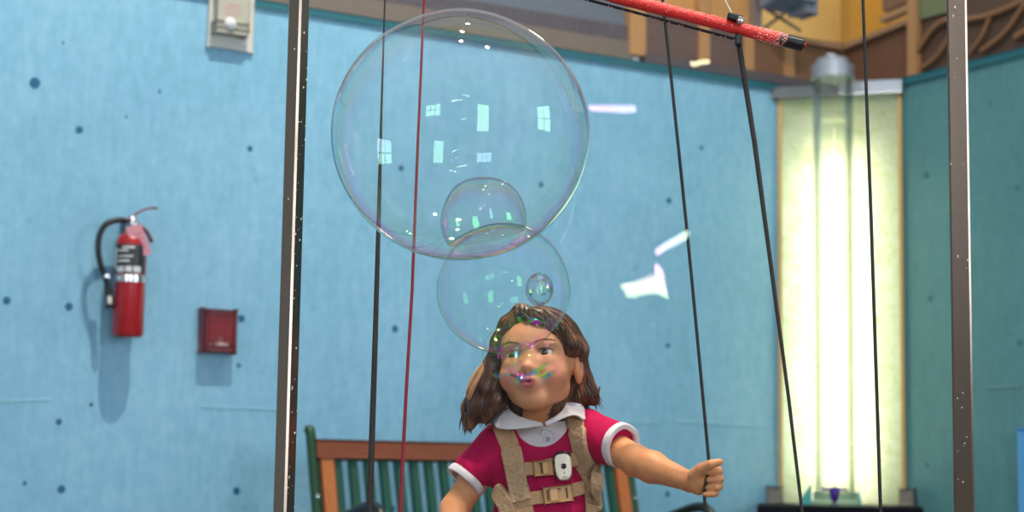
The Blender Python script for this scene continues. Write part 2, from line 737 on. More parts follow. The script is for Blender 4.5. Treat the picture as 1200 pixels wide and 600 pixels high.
# screw heads and seams of the blue wall: parts of the wall
wall_b = bpy.data.objects['wall_back']
wall_r = bpy.data.objects['wall_right']
for (x, y, r) in ((93, 152, 4.2), (293, 174, 3.4), (283, 373, 4.2), (72, 573, 4.4), (277, 575, 4.2), (29, 566, 2.2), (69, 494, 3.4), (107, 474, 2.2),
                  (41, 97, 6.0), (8, 352, 4.2), (81, 359, 4.4), (74, 50, 1.6), (463, 385, 4.2), (470, 197, 3.6), (783, 405, 3.6), (782, 579, 3.6),
                  (784, 235, 4.0), (634, 216, 3.4), (822, 173, 3.0), (460, 596, 3.6), (187, 107, 2.0), (280, 428, 2.6), (148, 137, 1.6)):
    c = PW(x, y, 0.001)
    bm = lathe(c, WN, [(0, 0.0), (r / 345, 0.0), (r / 345, 0.0012), (r / 480, 0.002), (0, 0.0015)], 14)
    obj('screw_head', bm, M_SCREW, wall_b, True)
for (x, y, r) in ((1086, 205, 4.0), (1090, 350, 4.0), (1195, 402, 3.2), (1086, 545, 2.4), (1160, 120, 2.2), (1192, 220, 3.0)):
    c = PR(x, y, 0.001)
    bm = lathe(c, -WU, [(0, 0.0), (r / 300, 0.0), (r / 300, 0.0012), (r / 480, 0.002), (0, 0.0015)], 14)
    obj('screw_head', bm, mat('dark_teal_screw_head', (40, 108, 120), 0.5), wall_r, True)
for x0, y0, x1, y1 in ((236, 477, 345, 480), (690, 493, 772, 496), (792, 494, 880, 498), (0, 470, 60, 468)):
    a, b2 = PW(x0, y0, 0.0006), PW(x1, y1, 0.0006)
    d = (b2 - a)
    bm = box((a + b2) / 2, (d.length, 0.0014, 0.006), (d.normalized(), WN, d.normalized().cross(WN)), 0.0012)
    obj('seam', bm, M_SEAM, wall_b)
c = PR(1176, 453, 0.0015)
obj('seam', box(c, (0.16, 0.003, 0.008), RAX, 0.0012), mat('grey_filler', (126, 160, 168), 0.5), wall_r)

# light blue board leaning at the right-hand wall
a, z1 = PRs(1196, 503, 0.05)
bm = box(R_(a + 0.29, 0.035, z1 / 2), (0.60, 0.03, z1), RAX, 0.006)
o = obj('door_leaf_panel', bm, mat('light_blue_board', (96, 168, 226), 0.45, var=0.05))
o.name = 'blue_board'
tag(o, 'bright blue board standing against the right-hand wall at the right edge', 'board')

# ------------------------------------------------------------------ glowing corner panel
tL, _ = PWt(911, 300)
sR, _ = PRs(1060, 300)
A0, B0 = W(tL, 0, 0), R_(sR, 0, 0)
PU = (B0 - A0).normalized()
PN = Vector((PU.y, -PU.x, 0))
if PN.y > 0:
    PN = -PN
PWID = (B0 - A0).length
PAX = (PU, PN, ZV)
Z_CT = 0.7215      # counter top
PZ1 = 2.385


def PP(a, off, z):
    return A0 + PU * a + PN * off + ZV * z


b = NT('backlit_leaf_paper')
p_d = b.n('ShaderNodeBsdfDiffuse')
p_t = b.n('ShaderNodeBsdfTranslucent')
co = b.coord('Object', (1, 1, 1))
co2 = b.coord('Object', (6, 6, 14))
v = b.math('ADD', b.math('MULTIPLY', b.noise(5, 6, 0.75, co2, 1.5), 0.6), b.math('MULTIPLY', b.noise(9, 5, 0.7, co, 2.0), 0.4))
colr = b.ramp(v, [(0.34, lin((206, 214, 166))), (0.48, lin((238, 238, 212))), (0.60, lin((250, 248, 236)))])
b.l(colr, p_d.inputs[0])
b.l(colr, p_t.inputs[0])
mx = b.n('ShaderNodeMixShader')
mx.inputs[0].default_value = 0.75
b.l(p_d.outputs[0], mx.inputs[1])
b.l(p_t.outputs[0], mx.inputs[2])
b.l(mx.outputs[0], b.out.inputs[0])
M_PAPER = b.m

lp = thing('light_panel', 'tall glowing yellow-green light panel set across the corner of the room', 'light panel', PP(PWID / 2, 0, Z_CT))
obj('diffuser', box(PP(PWID / 2, -0.004, (Z_CT + PZ1) / 2), (PWID - 0.01, 0.006, PZ1 - Z_CT), PAX), M_PAPER, lp)
M_STRIP = mat('tan_edge_strip', (214, 176, 104), 0.5, var=0.1)
for a in (0.012, PWID - 0.012):
    obj('edge_strip', box(PP(a, 0.004, (Z_CT + PZ1) / 2), (0.013, 0.014, PZ1 - Z_CT), PAX, 0.002), M_STRIP, lp)
M_SILVER = mat('satin_aluminium', (186, 194, 204), 0.3, 0.7)
M_DKMETAL = mat('dull_grey_metal', (104, 110, 116), 0.45, 0.5)
obj('top_channel', box(PP(PWID * 0.22, 0.0, PZ1 + 0.022), (PWID * 0.56, 0.05, 0.05), PAX, 0.004), M_DKMETAL, lp)
obj('top_channel', box(PP(PWID * 0.75, 0.0, PZ1 + 0.026), (PWID * 0.5, 0.05, 0.056), PAX, 0.004), M_SILVER, lp)
M_BRK = mat('smoky_plastic_bracket', (120, 116, 108), 0.4)
for a in (-0.005, PWID + 0.002):
    obj('bracket', box(PP(a, 0.05, Z_CT + 0.035), (0.055, 0.05, 0.062), PAX, 0.006), M_BRK, lp)
obj('lamp_tube', tube([PP(PWID * 0.48, -0.12, Z_CT + 0.1), PP(PWID * 0.48, -0.12, PZ1 - 0.15)], 0.018, 12),
    mat('lit_lamp_tube', (255, 250, 225), emis=(255, 246, 214), estr=4.0), lp)

# water-filled acrylic tube standing before the panel
TB = P(979, 585, 6.92)
TB.z = Z_CT
TR = 0.080
at = thing('acrylic_tube', 'clear upright acrylic bubble tube with grey cap before the glowing panel', 'tube', TB)
b = NT('clear_acrylic')
tr = b.n('ShaderNodeBsdfTransparent')
tr.inputs[0].default_value = (0.96, 0.97, 0.95, 1)
gl = b.n('ShaderNodeBsdfGlossy')
gl.inputs['Roughness'].default_value = 0.06
lw = b.n('ShaderNodeLayerWeight')
lw.inputs['Blend'].default_value = 0.35
mx = b.n('ShaderNodeMixShader')
b.l(b.math('ADD', b.math('MULTIPLY', lw.outputs['Fresnel'], 0.5), 0.02), mx.inputs[0])
b.l(tr.outputs[0], mx.inputs[1])
b.l(gl.outputs[0], mx.inputs[2])
b.l(mx.outputs[0], b.out.inputs[0])
M_ACRYL = b.m
b = NT('tube_water')
gs = b.n('ShaderNodeBsdfGlass')
gs.inputs['IOR'].default_value = 1.18
gs.inputs['Roughness'].default_value = 0.12
gs.inputs['Color'].default_value = (0.98, 1.0, 0.96, 1)
tr = b.n('ShaderNodeBsdfTransparent')
mx = b.n('ShaderNodeMixShader')
mx.inputs[0].default_value = 0.5
b.l(tr.outputs[0], mx.inputs[1])
b.l(gs.outputs[0], mx.inputs[2])
b.l(mx.outputs[0], b.out.inputs[0])
M_WATER = b.m
ztop = P(981, 86, 6.92).z
obj('tube_wall', lathe(TB, ZV, [(TR, 0.02), (TR, ztop - Z_CT), (TR - 0.006, ztop - Z_CT), (TR - 0.006, 0.02), (TR, 0.02)], 40), M_ACRYL, at, True)
zw = P(981, 142, 6.92).z
obj('water', lathe(TB, ZV, [(0, 0.05), (TR - 0.009, 0.05), (TR - 0.009, zw - Z_CT), (0, zw - Z_CT)], 40), M_WATER, at, True)
obj('cap', lathe(TB, ZV, [(0, ztop - Z_CT - 0.025), (TR + 0.006, ztop - Z_CT - 0.025), (TR + 0.006, ztop - Z_CT + 0.03), (TR - 0.012, ztop - Z_CT + 0.036),
                          (TR - 0.012, ztop - Z_CT + 0.052), (TR - 0.016, ztop - Z_CT + 0.055), (0, ztop - Z_CT + 0.055)], 40), M_SILVER, at, True)
obj('cap_fitting', lathe(TB + PN * 0.05 + ZV * (ztop - Z_CT), ZV, [(0, 0.0), (0.022, 0.0), (0.022, 0.062), (0.018, 0.066), (0, 0.066)], 20), M_SILVER, at, True)
M_TEALPL = mat('teal_translucent_plastic', (70, 168, 168), 0.3)
obj('base_collar', lathe(TB, ZV, [(0, 0.0), (TR + 0.02, 0.0), (TR + 0.02, 0.012), (TR + 0.004, 0.02), (TR + 0.004, 0.05), (0, 0.05)], 40), mat('pale_green_plastic', (150, 180, 150), 0.4), at, True)
for sx, hh in ((-1, 0.085), (1, 0.09)):
    c = TB + PU * sx * 0.088
    obj('fin', prism([c + PU * sx * 0.055 * (1 if sx < 0 else 0.3) + PN * 0.03, c + PN * 0.03, c + PN * 0.03 + ZV * hh], PN, 0.006), M_TEALPL, at)

# dark counter in the corner
cl, cr = P(887, 592, 6.62), P(1082, 595, 6.62)
ctL, _ = PWt(889, 590, 0)
crS, _ = PRs(1078, 590, 0)
pts = [W(ctL, 0.002, Z_CT), Vector((cl.x, cl.y, Z_CT)), Vector((cr.x, cr.y, Z_CT)), R_(crS, 0.002, Z_CT), W(T_C, 0.002, Z_CT) - WU * 0.002]
ct = thing('corner_counter', 'black topped counter fitted into the corner below the glowing panel', 'counter', Vector((1.15, 6.8, 0)))
bm = prism(pts, ZV, 0.05)
obj('counter_top', bm, mat('black_laminate', (14, 15, 26), 0.7, spec=0.1), ct)
cen = sum(pts, Vector()) / len(pts)
pts2 = [Vector((q.x + (cen.x - q.x) * 0.06, q.y + (cen.y - q.y) * 0.06, Z_CT - 0.05)) for q in pts]
bm = prism(pts2, ZV, Z_CT - 0.05)
obj('cabinet', bm, mat('dark_navy_paint', (20, 23, 38), 0.6), ct)
# purple valve on the counter
VB = P(978, 590, 6.70)
VB.z = Z_CT
vt = thing('valve_handle', 'purple tap with a T handle standing on the black corner counter', 'tap', VB)
M_PURPLE = mat('purple_plastic', (66, 34, 140), 0.35)
obj('stem', lathe(VB, ZV, [(0, 0), (0.02, 0), (0.02, 0.006), (0.008, 0.008), (0.008, 0.02), (0, 0.02)], 16), M_DKMETAL, vt, True)
obj('body', lathe(VB, ZV, [(0, 0.018), (0.010, 0.018), (0.016, 0.032), (0.02, 0.062), (0.014, 0.072), (0, 0.074)], 20), M_PURPLE, vt, True)
bm = tube([VB + ZV * 0.064 - PU * 0.046, VB + ZV * 0.062 - PU * 0.034, VB + ZV * 0.062 + PU * 0.034, VB + ZV * 0.064 + PU * 0.046], [0.009, 0.0065, 0.0065, 0.009], 12)
obj('handle', bm, M_PURPLE, vt, True)

# ------------------------------------------------------------------ fire extinguisher
M_RED = mat('red_enamel', (170, 18, 30), 0.28, coat=0.4, var=0.06)
M_CHROME = mat('chrome', (200, 200, 205), 0.2, 0.9)
M_BLACK = mat('black_rubber', (20, 24, 26), 0.45)
EO = 0.085
eb = PW(149.5, 394, EO)
es_ = PW(150, 283, EO)
H = es_.z - eb.z
ER = 18.2 / 2080 * eb.y
ex = thing('fire_extinguisher', 'red fire extinguisher with black hose hanging on the blue wall', 'fire extinguisher', eb)
obj('cylinder', lathe(eb, ZV, [(0, 0.006), (ER - 0.008, 0.006), (ER - 0.004, 0.0), (ER, 0.008), (ER, H - 0.012), (ER * 0.97, H + 0.002), (ER * 0.84, H + 0.016), (ER * 0.55, H + 0.026), (ER * 0.40, H + 0.030), (ER * 0.36, H + 0.042), (0, H + 0.042)], 40), M_RED, ex, True)
obj('band', lathe(eb, ZV, [(ER, 0.172), (ER + 0.0025, 0.173), (ER + 0.0025, 0.195), (ER, 0.196)], 40), M_CHROME, ex, True)


def arc_patch(base, r, a0, a1, z0, z1, seg=16, thick=0.001):
    """curved patch on a vertical cylinder; angle 0 faces the room along WN, + towards the photo's right"""
    bm = bmesh.new()
    rows = []
    for i in range(seg + 1):
        a = a0 + (a1 - a0) * i / seg
        d = WN * math.cos(a) + WU * math.sin(a)
        rows.append([bm.verts.new(base + d * rr + ZV * z) for rr, z in ((r, z0), (r + thick, z0), (r + thick, z1), (r, z1))])
    for a, b2 in zip(rows, rows[1:]):
        for k in range(4):
            bm.faces.new((a[k], a[(k + 1) % 4], b2[(k + 1) % 4], b2[k]))
    bm.faces.new(rows[0])
    bm.faces.new(rows[-1][::-1])
    return bm


lab = obj('label', arc_patch(eb, ER + 0.0006, -1.75, 0.75, 0.200, 0.293), mat('dark_label', (38, 40, 46), 0.35, var=0.4, vscale=90), ex, True)
M_WPRINT = mat('white_print', (205, 212, 216), 0.4)
for a0, a1, z0, z1 in ((-1.60, -1.36, 0.215, 0.285), (-1.30, -0.75, 0.203, 0.222), (-0.65, -0.25, 0.203, 0.222), (-0.15, 0.35, 0.203, 0.222), (-1.25, -0.4, 0.236, 0.243), (-1.25, -0.2, 0.252, 0.257), (-1.25, -0.5, 0.270, 0.276), (-0.9, -0.1, 0.280, 0.287)):
    obj('print', arc_patch(eb, ER + 0.0017, a0, a1, z0, z1, 6, 0.0006), M_WPRINT, lab, True)
vb = eb + ZV * (H + 0.038)
obj('valve', lathe(vb, ZV, [(0, 0), (0.018, 0.0), (0.018, 0.016), (0.013, 0.02), (0.013, 0.045), (0, 0.048)], 20), M_CHROME, ex, True)
hd = (WU * 0.8 + WN * 0.6).normalized()
M_LEVER = mat('dark_red_lever', (128, 26, 42), 0.4)
q = lambda x, y, o=EO: PW(x, y, o)
obj('lever', add_ribbon(bmesh.new(), spline([q(149, 259), q(156, 253), q(166, 247), q(176, 244), q(184, 244.5)], 5), [0.022] * 21, 0.006, ZV), M_LEVER, ex)
obj('carry_handle', add_ribbon(bmesh.new(), spline([q(154, 262), q(164, 265), q(172, 272), q(178, 284)], 5), [0.022] * 16, 0.006, (WU + ZV).normalized()), M_LEVER, ex)
obj('pressure_gauge', lathe(vb + WN * 0.012 + ZV * 0.02, WN, [(0, 0), (0.014, 0), (0.014, 0.012), (0.011, 0.014), (0, 0.0135)], 18), M_CHROME, ex, True)
hp = spline([q(148, 258), q(136, 258), q(124, 263), q(117, 275), q(115, 292), q(118, 310), q(124, 326), q(127, 340)], 6)
obj('hose', tube(hp, 0.0095, 10), M_BLACK, ex, True)
obj('nozzle', tube([q(126.5, 336), q(128, 350), q(128.5, 362)], [0.010, 0.013, 0.012], 12), M_BLACK, ex, True)
obj('nozzle_tip', tube([q(128.2, 347, EO + 0.008), q(128.4, 356, EO + 0.008)], 0.0085, 12), mat('cream_plastic', (214, 212, 204), 0.4), ex, True)
obj('hose_clip', lathe(q(125, 326), ZV, [(0.010, 0), (0.014, 0), (0.014, 0.012), (0.010, 0.012)], 14), M_CHROME, ex, True)
pts = [q(147, 267, EO + 0.04), q(165, 262, EO + 0.05), q(178, 297, EO + 0.05), q(161, 302, EO + 0.04)]
n_ = (pts[1] - pts[0]).cross(pts[3] - pts[0]).normalized()
if n_.y > 0:
    n_ = -n_
tg = obj('inspection_tag', prism(pts, n_, 0.0015), mat('pink_card', (214, 150, 166), 0.6, var=0.12, vscale=60), ex)
for f0 in (0.3, 0.45, 0.6, 0.75):
    a = pts[0].lerp(pts[3], f0).lerp(pts[1].lerp(pts[2], f0), 0.2) + n_ * 0.0006
    c2 = pts[0].lerp(pts[3], f0).lerp(pts[1].lerp(pts[2], f0), 0.8) + n_ * 0.0006
    obj('print', add_ribbon(bmesh.new(), [a, c2], 0.003, 0.0008, n_), mat('faded_red_print', (170, 96, 118), 0.6), tg)
obj('wall_hook', box(PW(150, 268, 0.026), (0.03, 0.052, 0.05), WAX, 0.004), M_DKMETAL, ex)

# ------------------------------------------------------------------ red alarm box
ac = PW(254.8, 388, 0.022)
ax_ = (WU, WN, ZV)
al = thing('alarm_box', 'small dark red ribbed alarm box on the blue wall beside the extinguisher', 'alarm box', PW(254.8, 412, 0))
M_ALR = mat('weathered_red_plastic', (140, 22, 36), 0.35, var=0.25, vscale=50)
aw, ah = 0.118, 0.142
obj('backplate', box(ac, (aw, 0.044, ah), ax_, 0.006), M_ALR, al)
bm = bmesh.new()
for sx, sz, lx, lz in ((0, 1, aw - 0.004, 0.012), (0, -1, aw - 0.004, 0.016), (1, 0, 0.012, ah - 0.004), (-1, 0, 0.012, ah - 0.004)):
    add_box(bm, ac + WU * sx * (aw / 2 - 0.009) + ZV * sz * (ah / 2 - 0.009) + WN * 0.024, (lx, 0.012, lz), ax_, 0.003)
obj('rim', bm, mat('dark_red_plastic', (104, 16, 30), 0.4), al)
M_RIB = mat('worn_red_rib', (168, 66, 74), 0.35, var=0.4, vscale=70)
for k in range(7):
    u = -0.036 + k * 0.012
    hh = 0.088 if k not in (3, 4) else 0.066
    obj('rib', box(ac + WU * u + WN * 0.026 + ZV * (0.006 + (0.088 - hh) / 2), (0.005, 0.012, hh), ax_, 0.0015), M_RIB, al)
obj('nameplate', box(ac + WU * 0.006 + WN * 0.024 - ZV * 0.044, (0.046, 0.006, 0.012), ax_, 0.001), mat('worn_white_print', (190, 160, 160), 0.5, var=0.3, vscale=120), al)

# ------------------------------------------------------------------ white wall unit at top left
pc = PW(270.5, 10, 0.006)
th = thing('wall_unit', 'white wall plate with a cream alarm unit, high on the blue wall', 'wall unit', PW(270, 58, 0))
PWd, PHt = 0.166, 0.29
obj('backplate', box(pc, (PWd, 0.012, PHt), ax_, 0.004), mat('white_plastic', (206, 208, 204), 0.45), th)
M_CREAM = mat('cream_grey_plastic', (178, 178, 166), 0.5)
uc = PW(271.5, -2, 0.03)
u_ = obj('unit_body', box(uc, (0.118, 0.036, 0.22), ax_, 0.008), M_CREAM, th)
obj('lower_lip', box(PW(269.5, 34, 0.034), (0.112, 0.034, 0.04), ax_, 0.006), mat('warm_grey_plastic', (160, 160, 150), 0.5), th)
l_ = obj('lens', lathe(PW(269.5, 28, 0.05), WN, [(0.022, 0), (0.022, 0.006), (0.015, 0.014), (0, 0.017)], 20), mat('clear_lens', (214, 220, 224), 0.15), th, True)
for k, (yy, wd) in enumerate(((6, 0.045), (11, 0.06), (17, 0.05), (-4, 0.05))):
    obj('print', box(PW(273, yy, 0.0485), (wd, 0.001, 0.006), ax_), mat('faded_pink_print', (196, 150, 148), 0.6), u_)

# ------------------------------------------------------------------ bench against the wall
BO = 0.30
bt0, bz0 = PWt(378, 560, BO)
bt1, _ = PWt(721, 560, BO)
_, bzt = PWt(455, 518, BO)          # top of the rail
LEAN = 0.26                          # lean of the back: further from the wall lower down


def B(tt, z, extra=0.0):
    """a point in the plane of the back"""
    return W(tt, BO + (bzt - z) * LEAN + extra, z)


bax_d = (Vector((0, 0, -1)) + WN * LEAN).normalized()       # down along the back
bax_n = WU.cross(bax_d).normalized()
if bax_n.dot(WN) < 0:
    bax_n = -bax_n
BAX = (WU, bax_n, -bax_d)
SEAT_Z = 0.43
be = thing('garden_bench', 'wooden bench with dark green back slats standing along the blue wall', 'bench', W((bt0 + bt1) / 2, BO + 0.3, 0))
M_RAILW = mat('reddish_brown_wood', (120, 62, 36), 0.7, var=0.2, vscale=14, stretch=(1, 1, 8))
M_STILEW = mat('orange_brown_wood', (180, 104, 52), 0.5, var=0.15, vscale=10, stretch=(8, 8, 1))
M_GREEN = mat('dark_green_paint', (14, 78, 62), 0.4, var=0.12)
M_IRON = mat('green_black_iron', (18, 66, 40), 0.4)
M_ARM = mat('black_green_iron', (10, 22, 22), 0.35)
wd = bt1 - bt0
obj('top_rail', box(B((bt0 + bt1) / 2, bzt - 0.031), (wd + 0.075, 0.03, 0.062), BAX, 0.006), M_RAILW, be)
for tt in (bt0, bt1):
    obj('stile', box(B(tt, (bzt + SEAT_Z) / 2 - 0.03), (0.046, 0.028, (bzt - SEAT_Z) / 0.968 - 0.06), BAX, 0.004), M_STILEW, be)
obj('lower_rail', box(B((bt0 + bt1) / 2, SEAT_Z + 0.05), (wd, 0.028, 0.06), BAX, 0.005), M_RAILW, be)
NS = max(8, int(round((wd - 0.05) / 0.0565)))
for k in range(NS):
    tt = bt0 + 0.042 + (wd - 0.084) * k / (NS - 1)
    L = (bzt - 0.062 - SEAT_Z - 0.05)
    obj('slat', box(B(tt, bzt - 0.062 - L / 2, -0.004), (0.027, 0.010, L / 0.968), BAX, 0.006), M_GREEN, be)
for tt, sg in ((bt0 - 0.045, -1), (bt1 + 0.045, 1)):
    pts = [B(tt, bzt + 0.028, -0.014), B(tt, bzt + 0.015), B(tt, bzt - 0.2), B(tt, SEAT_Z + 0.02), W(tt, BO + 0.16, 0.2), W(tt, BO + 0.02, 0.012)]
    obj('side_frame', tube(spline(pts, 6), [0.017] * 31, 12), M_IRON, be, True)
    za = P(428, 592, 5.35).z - 0.006
    arm = [B(tt, za - 0.085, 0.0), W(tt, BO + 0.27, za - 0.036), W(tt, BO + 0.42, za), W(tt, BO + 0.49, za - 0.010), W(tt, BO + 0.52, za - 0.06), W(tt, BO + 0.50, za - 0.14),
           W(tt, BO + 0.56, 0.3), W(tt, BO + 0.6, 0.012)]
    obj('armrest', tube(spline(arm, 6), [0.017] * 43, 12), M_ARM, be, True)
    bolt = B(tt, 0.745, 0.016)
    obj('bolt', lathe(bolt, bax_n, [(0, 0), (0.008, 0), (0.007, 0.004), (0, 0.006)], 12), M_CHROME, be, True)
for k in range(6):
    o_ = BO + 0.16 + k * 0.072
    obj('seat_slat', box(W((bt0 + bt1) / 2, o_, SEAT_Z), (wd + 0.09, 0.056, 0.022), WAX, 0.004), M_GREEN, be)

# ------------------------------------------------------------------ the child
HY = 3.22
HO = P(630, 423, HY)
_f = Vector((-math.sin(math.radians(14)), -math.cos(math.radians(14)), math.sin(math.radians(8)))).normalized()
_r = Vector((math.cos(math.radians(14)), -math.sin(math.radians(14)), math.sin(math.radians(5))))
_r = (_r - _f * _r.dot(_f)).normalized()
_u = _f.cross(_r)
if _u.z < 0:
    _u = -_u
HR = frame_from(_r, _f, _u)      # columns: right, forward, up


def HL(x, y, z):
    return HO + _r * x + _f * y + _u * z


SKN = Field((-0.21, 2.93, 0.0), (0.40, 3.42, 1.17), 0.0026)


def head_prims(F):
    E = lambda c, r, k=0.012, op='add', **kw: F.ell(HL(*c), r, k, op, HR, **kw)
    E((0, -0.020, 0.022), (0.070, 0.086, 0.076), 0)
    E((0, 0.020, -0.028), (0.058, 0.060, 0.060), 0.03)
    E((0, 0.050, 0.026), (0.050, 0.030, 0.036), 0.03)              # forehead
    E((0, 0.055, -0.079), (0.019, 0.018, 0.015), 0.022)            # chin
    F.cone(HL(-0.040, 0.000, -0.058), HL(-0.010, 0.054, -0.080), 0.014, 0.014, 0.02)
    F.cone(HL(0.040, 0.000, -0.058), HL(0.010, 0.054, -0.080), 0.014, 0.014, 0.02)
    for s in (-1, 1):
        E((s * 0.034, 0.049, -0.038), (0.025, 0.025, 0.025), 0.018)  # cheeks
        E((s * 0.030, 0.083, -0.001), (0.018, 0.012, 0.011), 0.012, 'sub')
    # eyeballs under lids
    for s in (-1, 1):
        E((s * 0.030, 0.0625, -0.001), (0.0145, 0.0145, 0.0145), 0.003, 'add', cut=lambda X, Y, Z: np.minimum(-(Z - 0.0035 - 0.15 * Y), (Z + 0.0060)) * 1.0)
    for s in (-1, 1):
        E((s * 0.030, 0.066, 0.014), (0.019, 0.010, 0.006), 0.010)  # brow
        E((s * 0.030, 0.066, -0.015), (0.016, 0.009, 0.006), 0.010)
    # nose
    F.cone(HL(0, 0.070, 0.004), HL(0, 0.082, -0.026), 0.0075, 0.0085, 0.014)
    E((0, 0.0865, -0.0285), (0.0090, 0.0085, 0.0075), 0.006)
    for s in (-1, 1):
        E((s * 0.0095, 0.078, -0.032), (0.0065, 0.0075, 0.0058), 0.005)
        E((s * 0.0048, 0.0865, -0.0375), (0.0028, 0.0040, 0.0022), 0.002, 'sub')
    # puckered mouth
    E((0, 0.076, -0.056), (0.018, 0.015, 0.014), 0.012)
    for s in (-1, 1):
        E((s * 0.0055, 0.0885, -0.0520), (0.0078, 0.0060, 0.0046), 0.004)
    E((0, 0.0880, -0.0605), (0.0105, 0.0062, 0.0050), 0.004)
    E((0, 0.0945, -0.0562), (0.0075, 0.0060, 0.0016), 0.002, 'sub')
    # ears
    for s in (-1, 1):
        E((s * 0.072, -0.012, -0.014), (0.009, 0.021, 0.032), 0.006)
        E((s * 0.080, -0.008, -0.010), (0.007, 0.010, 0.018), 0.004, 'sub')
    # neck
    F.cone(HL(0, -0.026, -0.050), P(632, 508, 3.275), 0.036, 0.039, 0.010)


SH_L, SH_R = P(579, 524, 3.275), P(693, 508, 3.255)
EL_R, WR_R = P(745, 540, 3.135), P(810, 565, 3.025)
EL_L, WR_L = P(533, 597, 3.255), Vector((-0.115, 3.14, 0.60))
PEL = Vector((0.066, 3.285, 0.50))


def torso(F, g=0.0, k=0.03, low=True):
    F.ell(P(637, 541, 3.275), (0.094 + g, 0.063 + g, 0.092 + g), k)
    F.cone(SH_L + Vector((0.012, 0, -0.004)), SH_R + Vector((-0.012, 0, -0.004)), 0.034 + g, 0.034 + g, k)
    F.cone(P(610, 512, 3.28), P(660, 503, 3.275), 0.034 + g, 0.034 + g, k)
    F.ell(P(640, 612, 3.272), (0.092 + g, 0.070 + g, 0.105 + g), k)
    if low:
        F.ell(PEL + Vector((0, 0, 0.04)), (0.098 + g, 0.075 + g, 0.09 + g), k)


torso(SKN, -0.007)
head_prims(SKN)
# arms
SKN.chain([SH_R, SH_R.lerp(EL_R, 0.55), EL_R], [0.029, 0.0280, 0.0265], 0.005)
SKN.chain([EL_R, EL_R.lerp(WR_R, 0.3), WR_R], [0.0265, 0.0265, 0.0165], 0.012)
SKN.chain([SH_L, SH_L.lerp(EL_L, 0.55), EL_L], [0.030, 0.0275, 0.0255], 0.006)
SKN.chain([EL_L, EL_L.lerp(WR_L, 0.3), WR_L], [0.0255, 0.0255, 0.0165], 0.012)
# right-of-photo fist closed on the cord
HD = 2.995
SKN.cone(WR_R, P(818, 564, 3.008), 0.0165, 0.0185, 0.008)
SKN.ell(P(819, 564, 3.006), (0.0160, 0.0135, 0.0235), 0.008)
SKN.ell(P(829, 563, 3.018), (0.0140, 0.0100, 0.0235), 0.006)
FING = ((552, 0.0068, 848.5, 0), (561.5, 0.0069, 850, 1), (570.5, 0.0066, 849, 1), (578.5, 0.0058, 845, 0))
for fy, fr_, px_, _ in FING:
    pts = [P(833, fy, 3.022), P(px_ - 6, fy - 0.5, 3.020), P(px_ - 6.5, fy, 2.996), P(px_ - 10, fy + 0.5, 2.983), P(px_ - 19, fy + 1, 2.984)]
    SKN.chain(pts, [fr_ * 1.05, fr_ * 1.05, fr_, fr_ * 0.95, fr_ * 0.85], 0.0014)
SKN.chain([P(814, 557, 2.999), P(822, 549, 2.985), P(833, 544, 2.974), P(843.5, 541.5, 2.973)], [0.0118, 0.0094, 0.0078, 0.0064], 0.0018)
# other hand, hanging with slightly curled fingers below the picture
hd_ = (WR_L - EL_L).normalized()
hx = hd_.cross(Vector((0, -1, 0))).normalized()
hy = hx.cross(hd_).normalized()
pc_ = WR_L + hd_ * 0.034
SKN.cone(WR_L, pc_, 0.0165, 0.017, 0.008)
for k in range(4):
    o_ = (k - 1.5) * 0.0125
    L_ = (0.038, 0.043, 0.040, 0.031)[k]
    a = WR_L + hd_ * 0.045 + hx * o_
    SKN.cone(WR_L + hd_ * 0.012 + hx * o_ * 0.6, a, 0.0105, 0.0085, 0.006)
    SKN.chain([a, a + hd_ * L_ * 0.45 + hy * 0.004, a + hd_ * L_ * 0.78 + hy * 0.012, a + hd_ * L_ + hy * 0.022], [0.0072, 0.0066, 0.0060, 0.0052], 0.0015)
SKN.chain([WR_L + hd_ * 0.012 - hx * 0.014, WR_L + hd_ * 0.030 - hx * 0.028 + hy * 0.008, WR_L + hd_ * 0.048 - hx * 0.033 + hy * 0.016], [0.0095, 0.0080, 0.0062], 0.004)
# legs
for s in (-1, 1):
    hip = PEL + Vector((s * 0.050, 0, -0.02))
    kn = Vector((PEL.x + s * 0.058, 3.275, 0.275))
    an = Vector((PEL.x + s * 0.062, 3.305, 0.065))
    SKN.chain([hip, kn], [0.058, 0.036], 0.015)
    SKN.chain([kn, kn.lerp(an, 0.35) + Vector((0, 0.008, 0)), an], [0.036, 0.037, 0.023], 0.01)
    SKN.cone(an, Vector((an.x + s * 0.008, 3.235, 0.030)), 0.024, 0.019, 0.012)

person = thing('person', 'young girl in a magenta dress and tan harness blowing with puckered lips', 'person', Vector((PEL.x, PEL.y, 0)))
me, v = SKN.mesh('body', 1)
del SKN
# skin colour belongs to the vertices: lips, cheeks, ears and fingers are pinker
loc = (v - np.array(HO)) @ np.array(HR)
base = np.array(lin((214, 148, 100)))
colv = np.tile(base, (len(v), 1))


def blob(c, r, rgb, amt):
    d = (((loc - np.array(c)) / np.array(r)) ** 2).sum(1)
    w = np.clip(1.25 - d, 0, 1)[:, None] * amt
    return colv * (1 - w) + np.array(lin(rgb)) * w


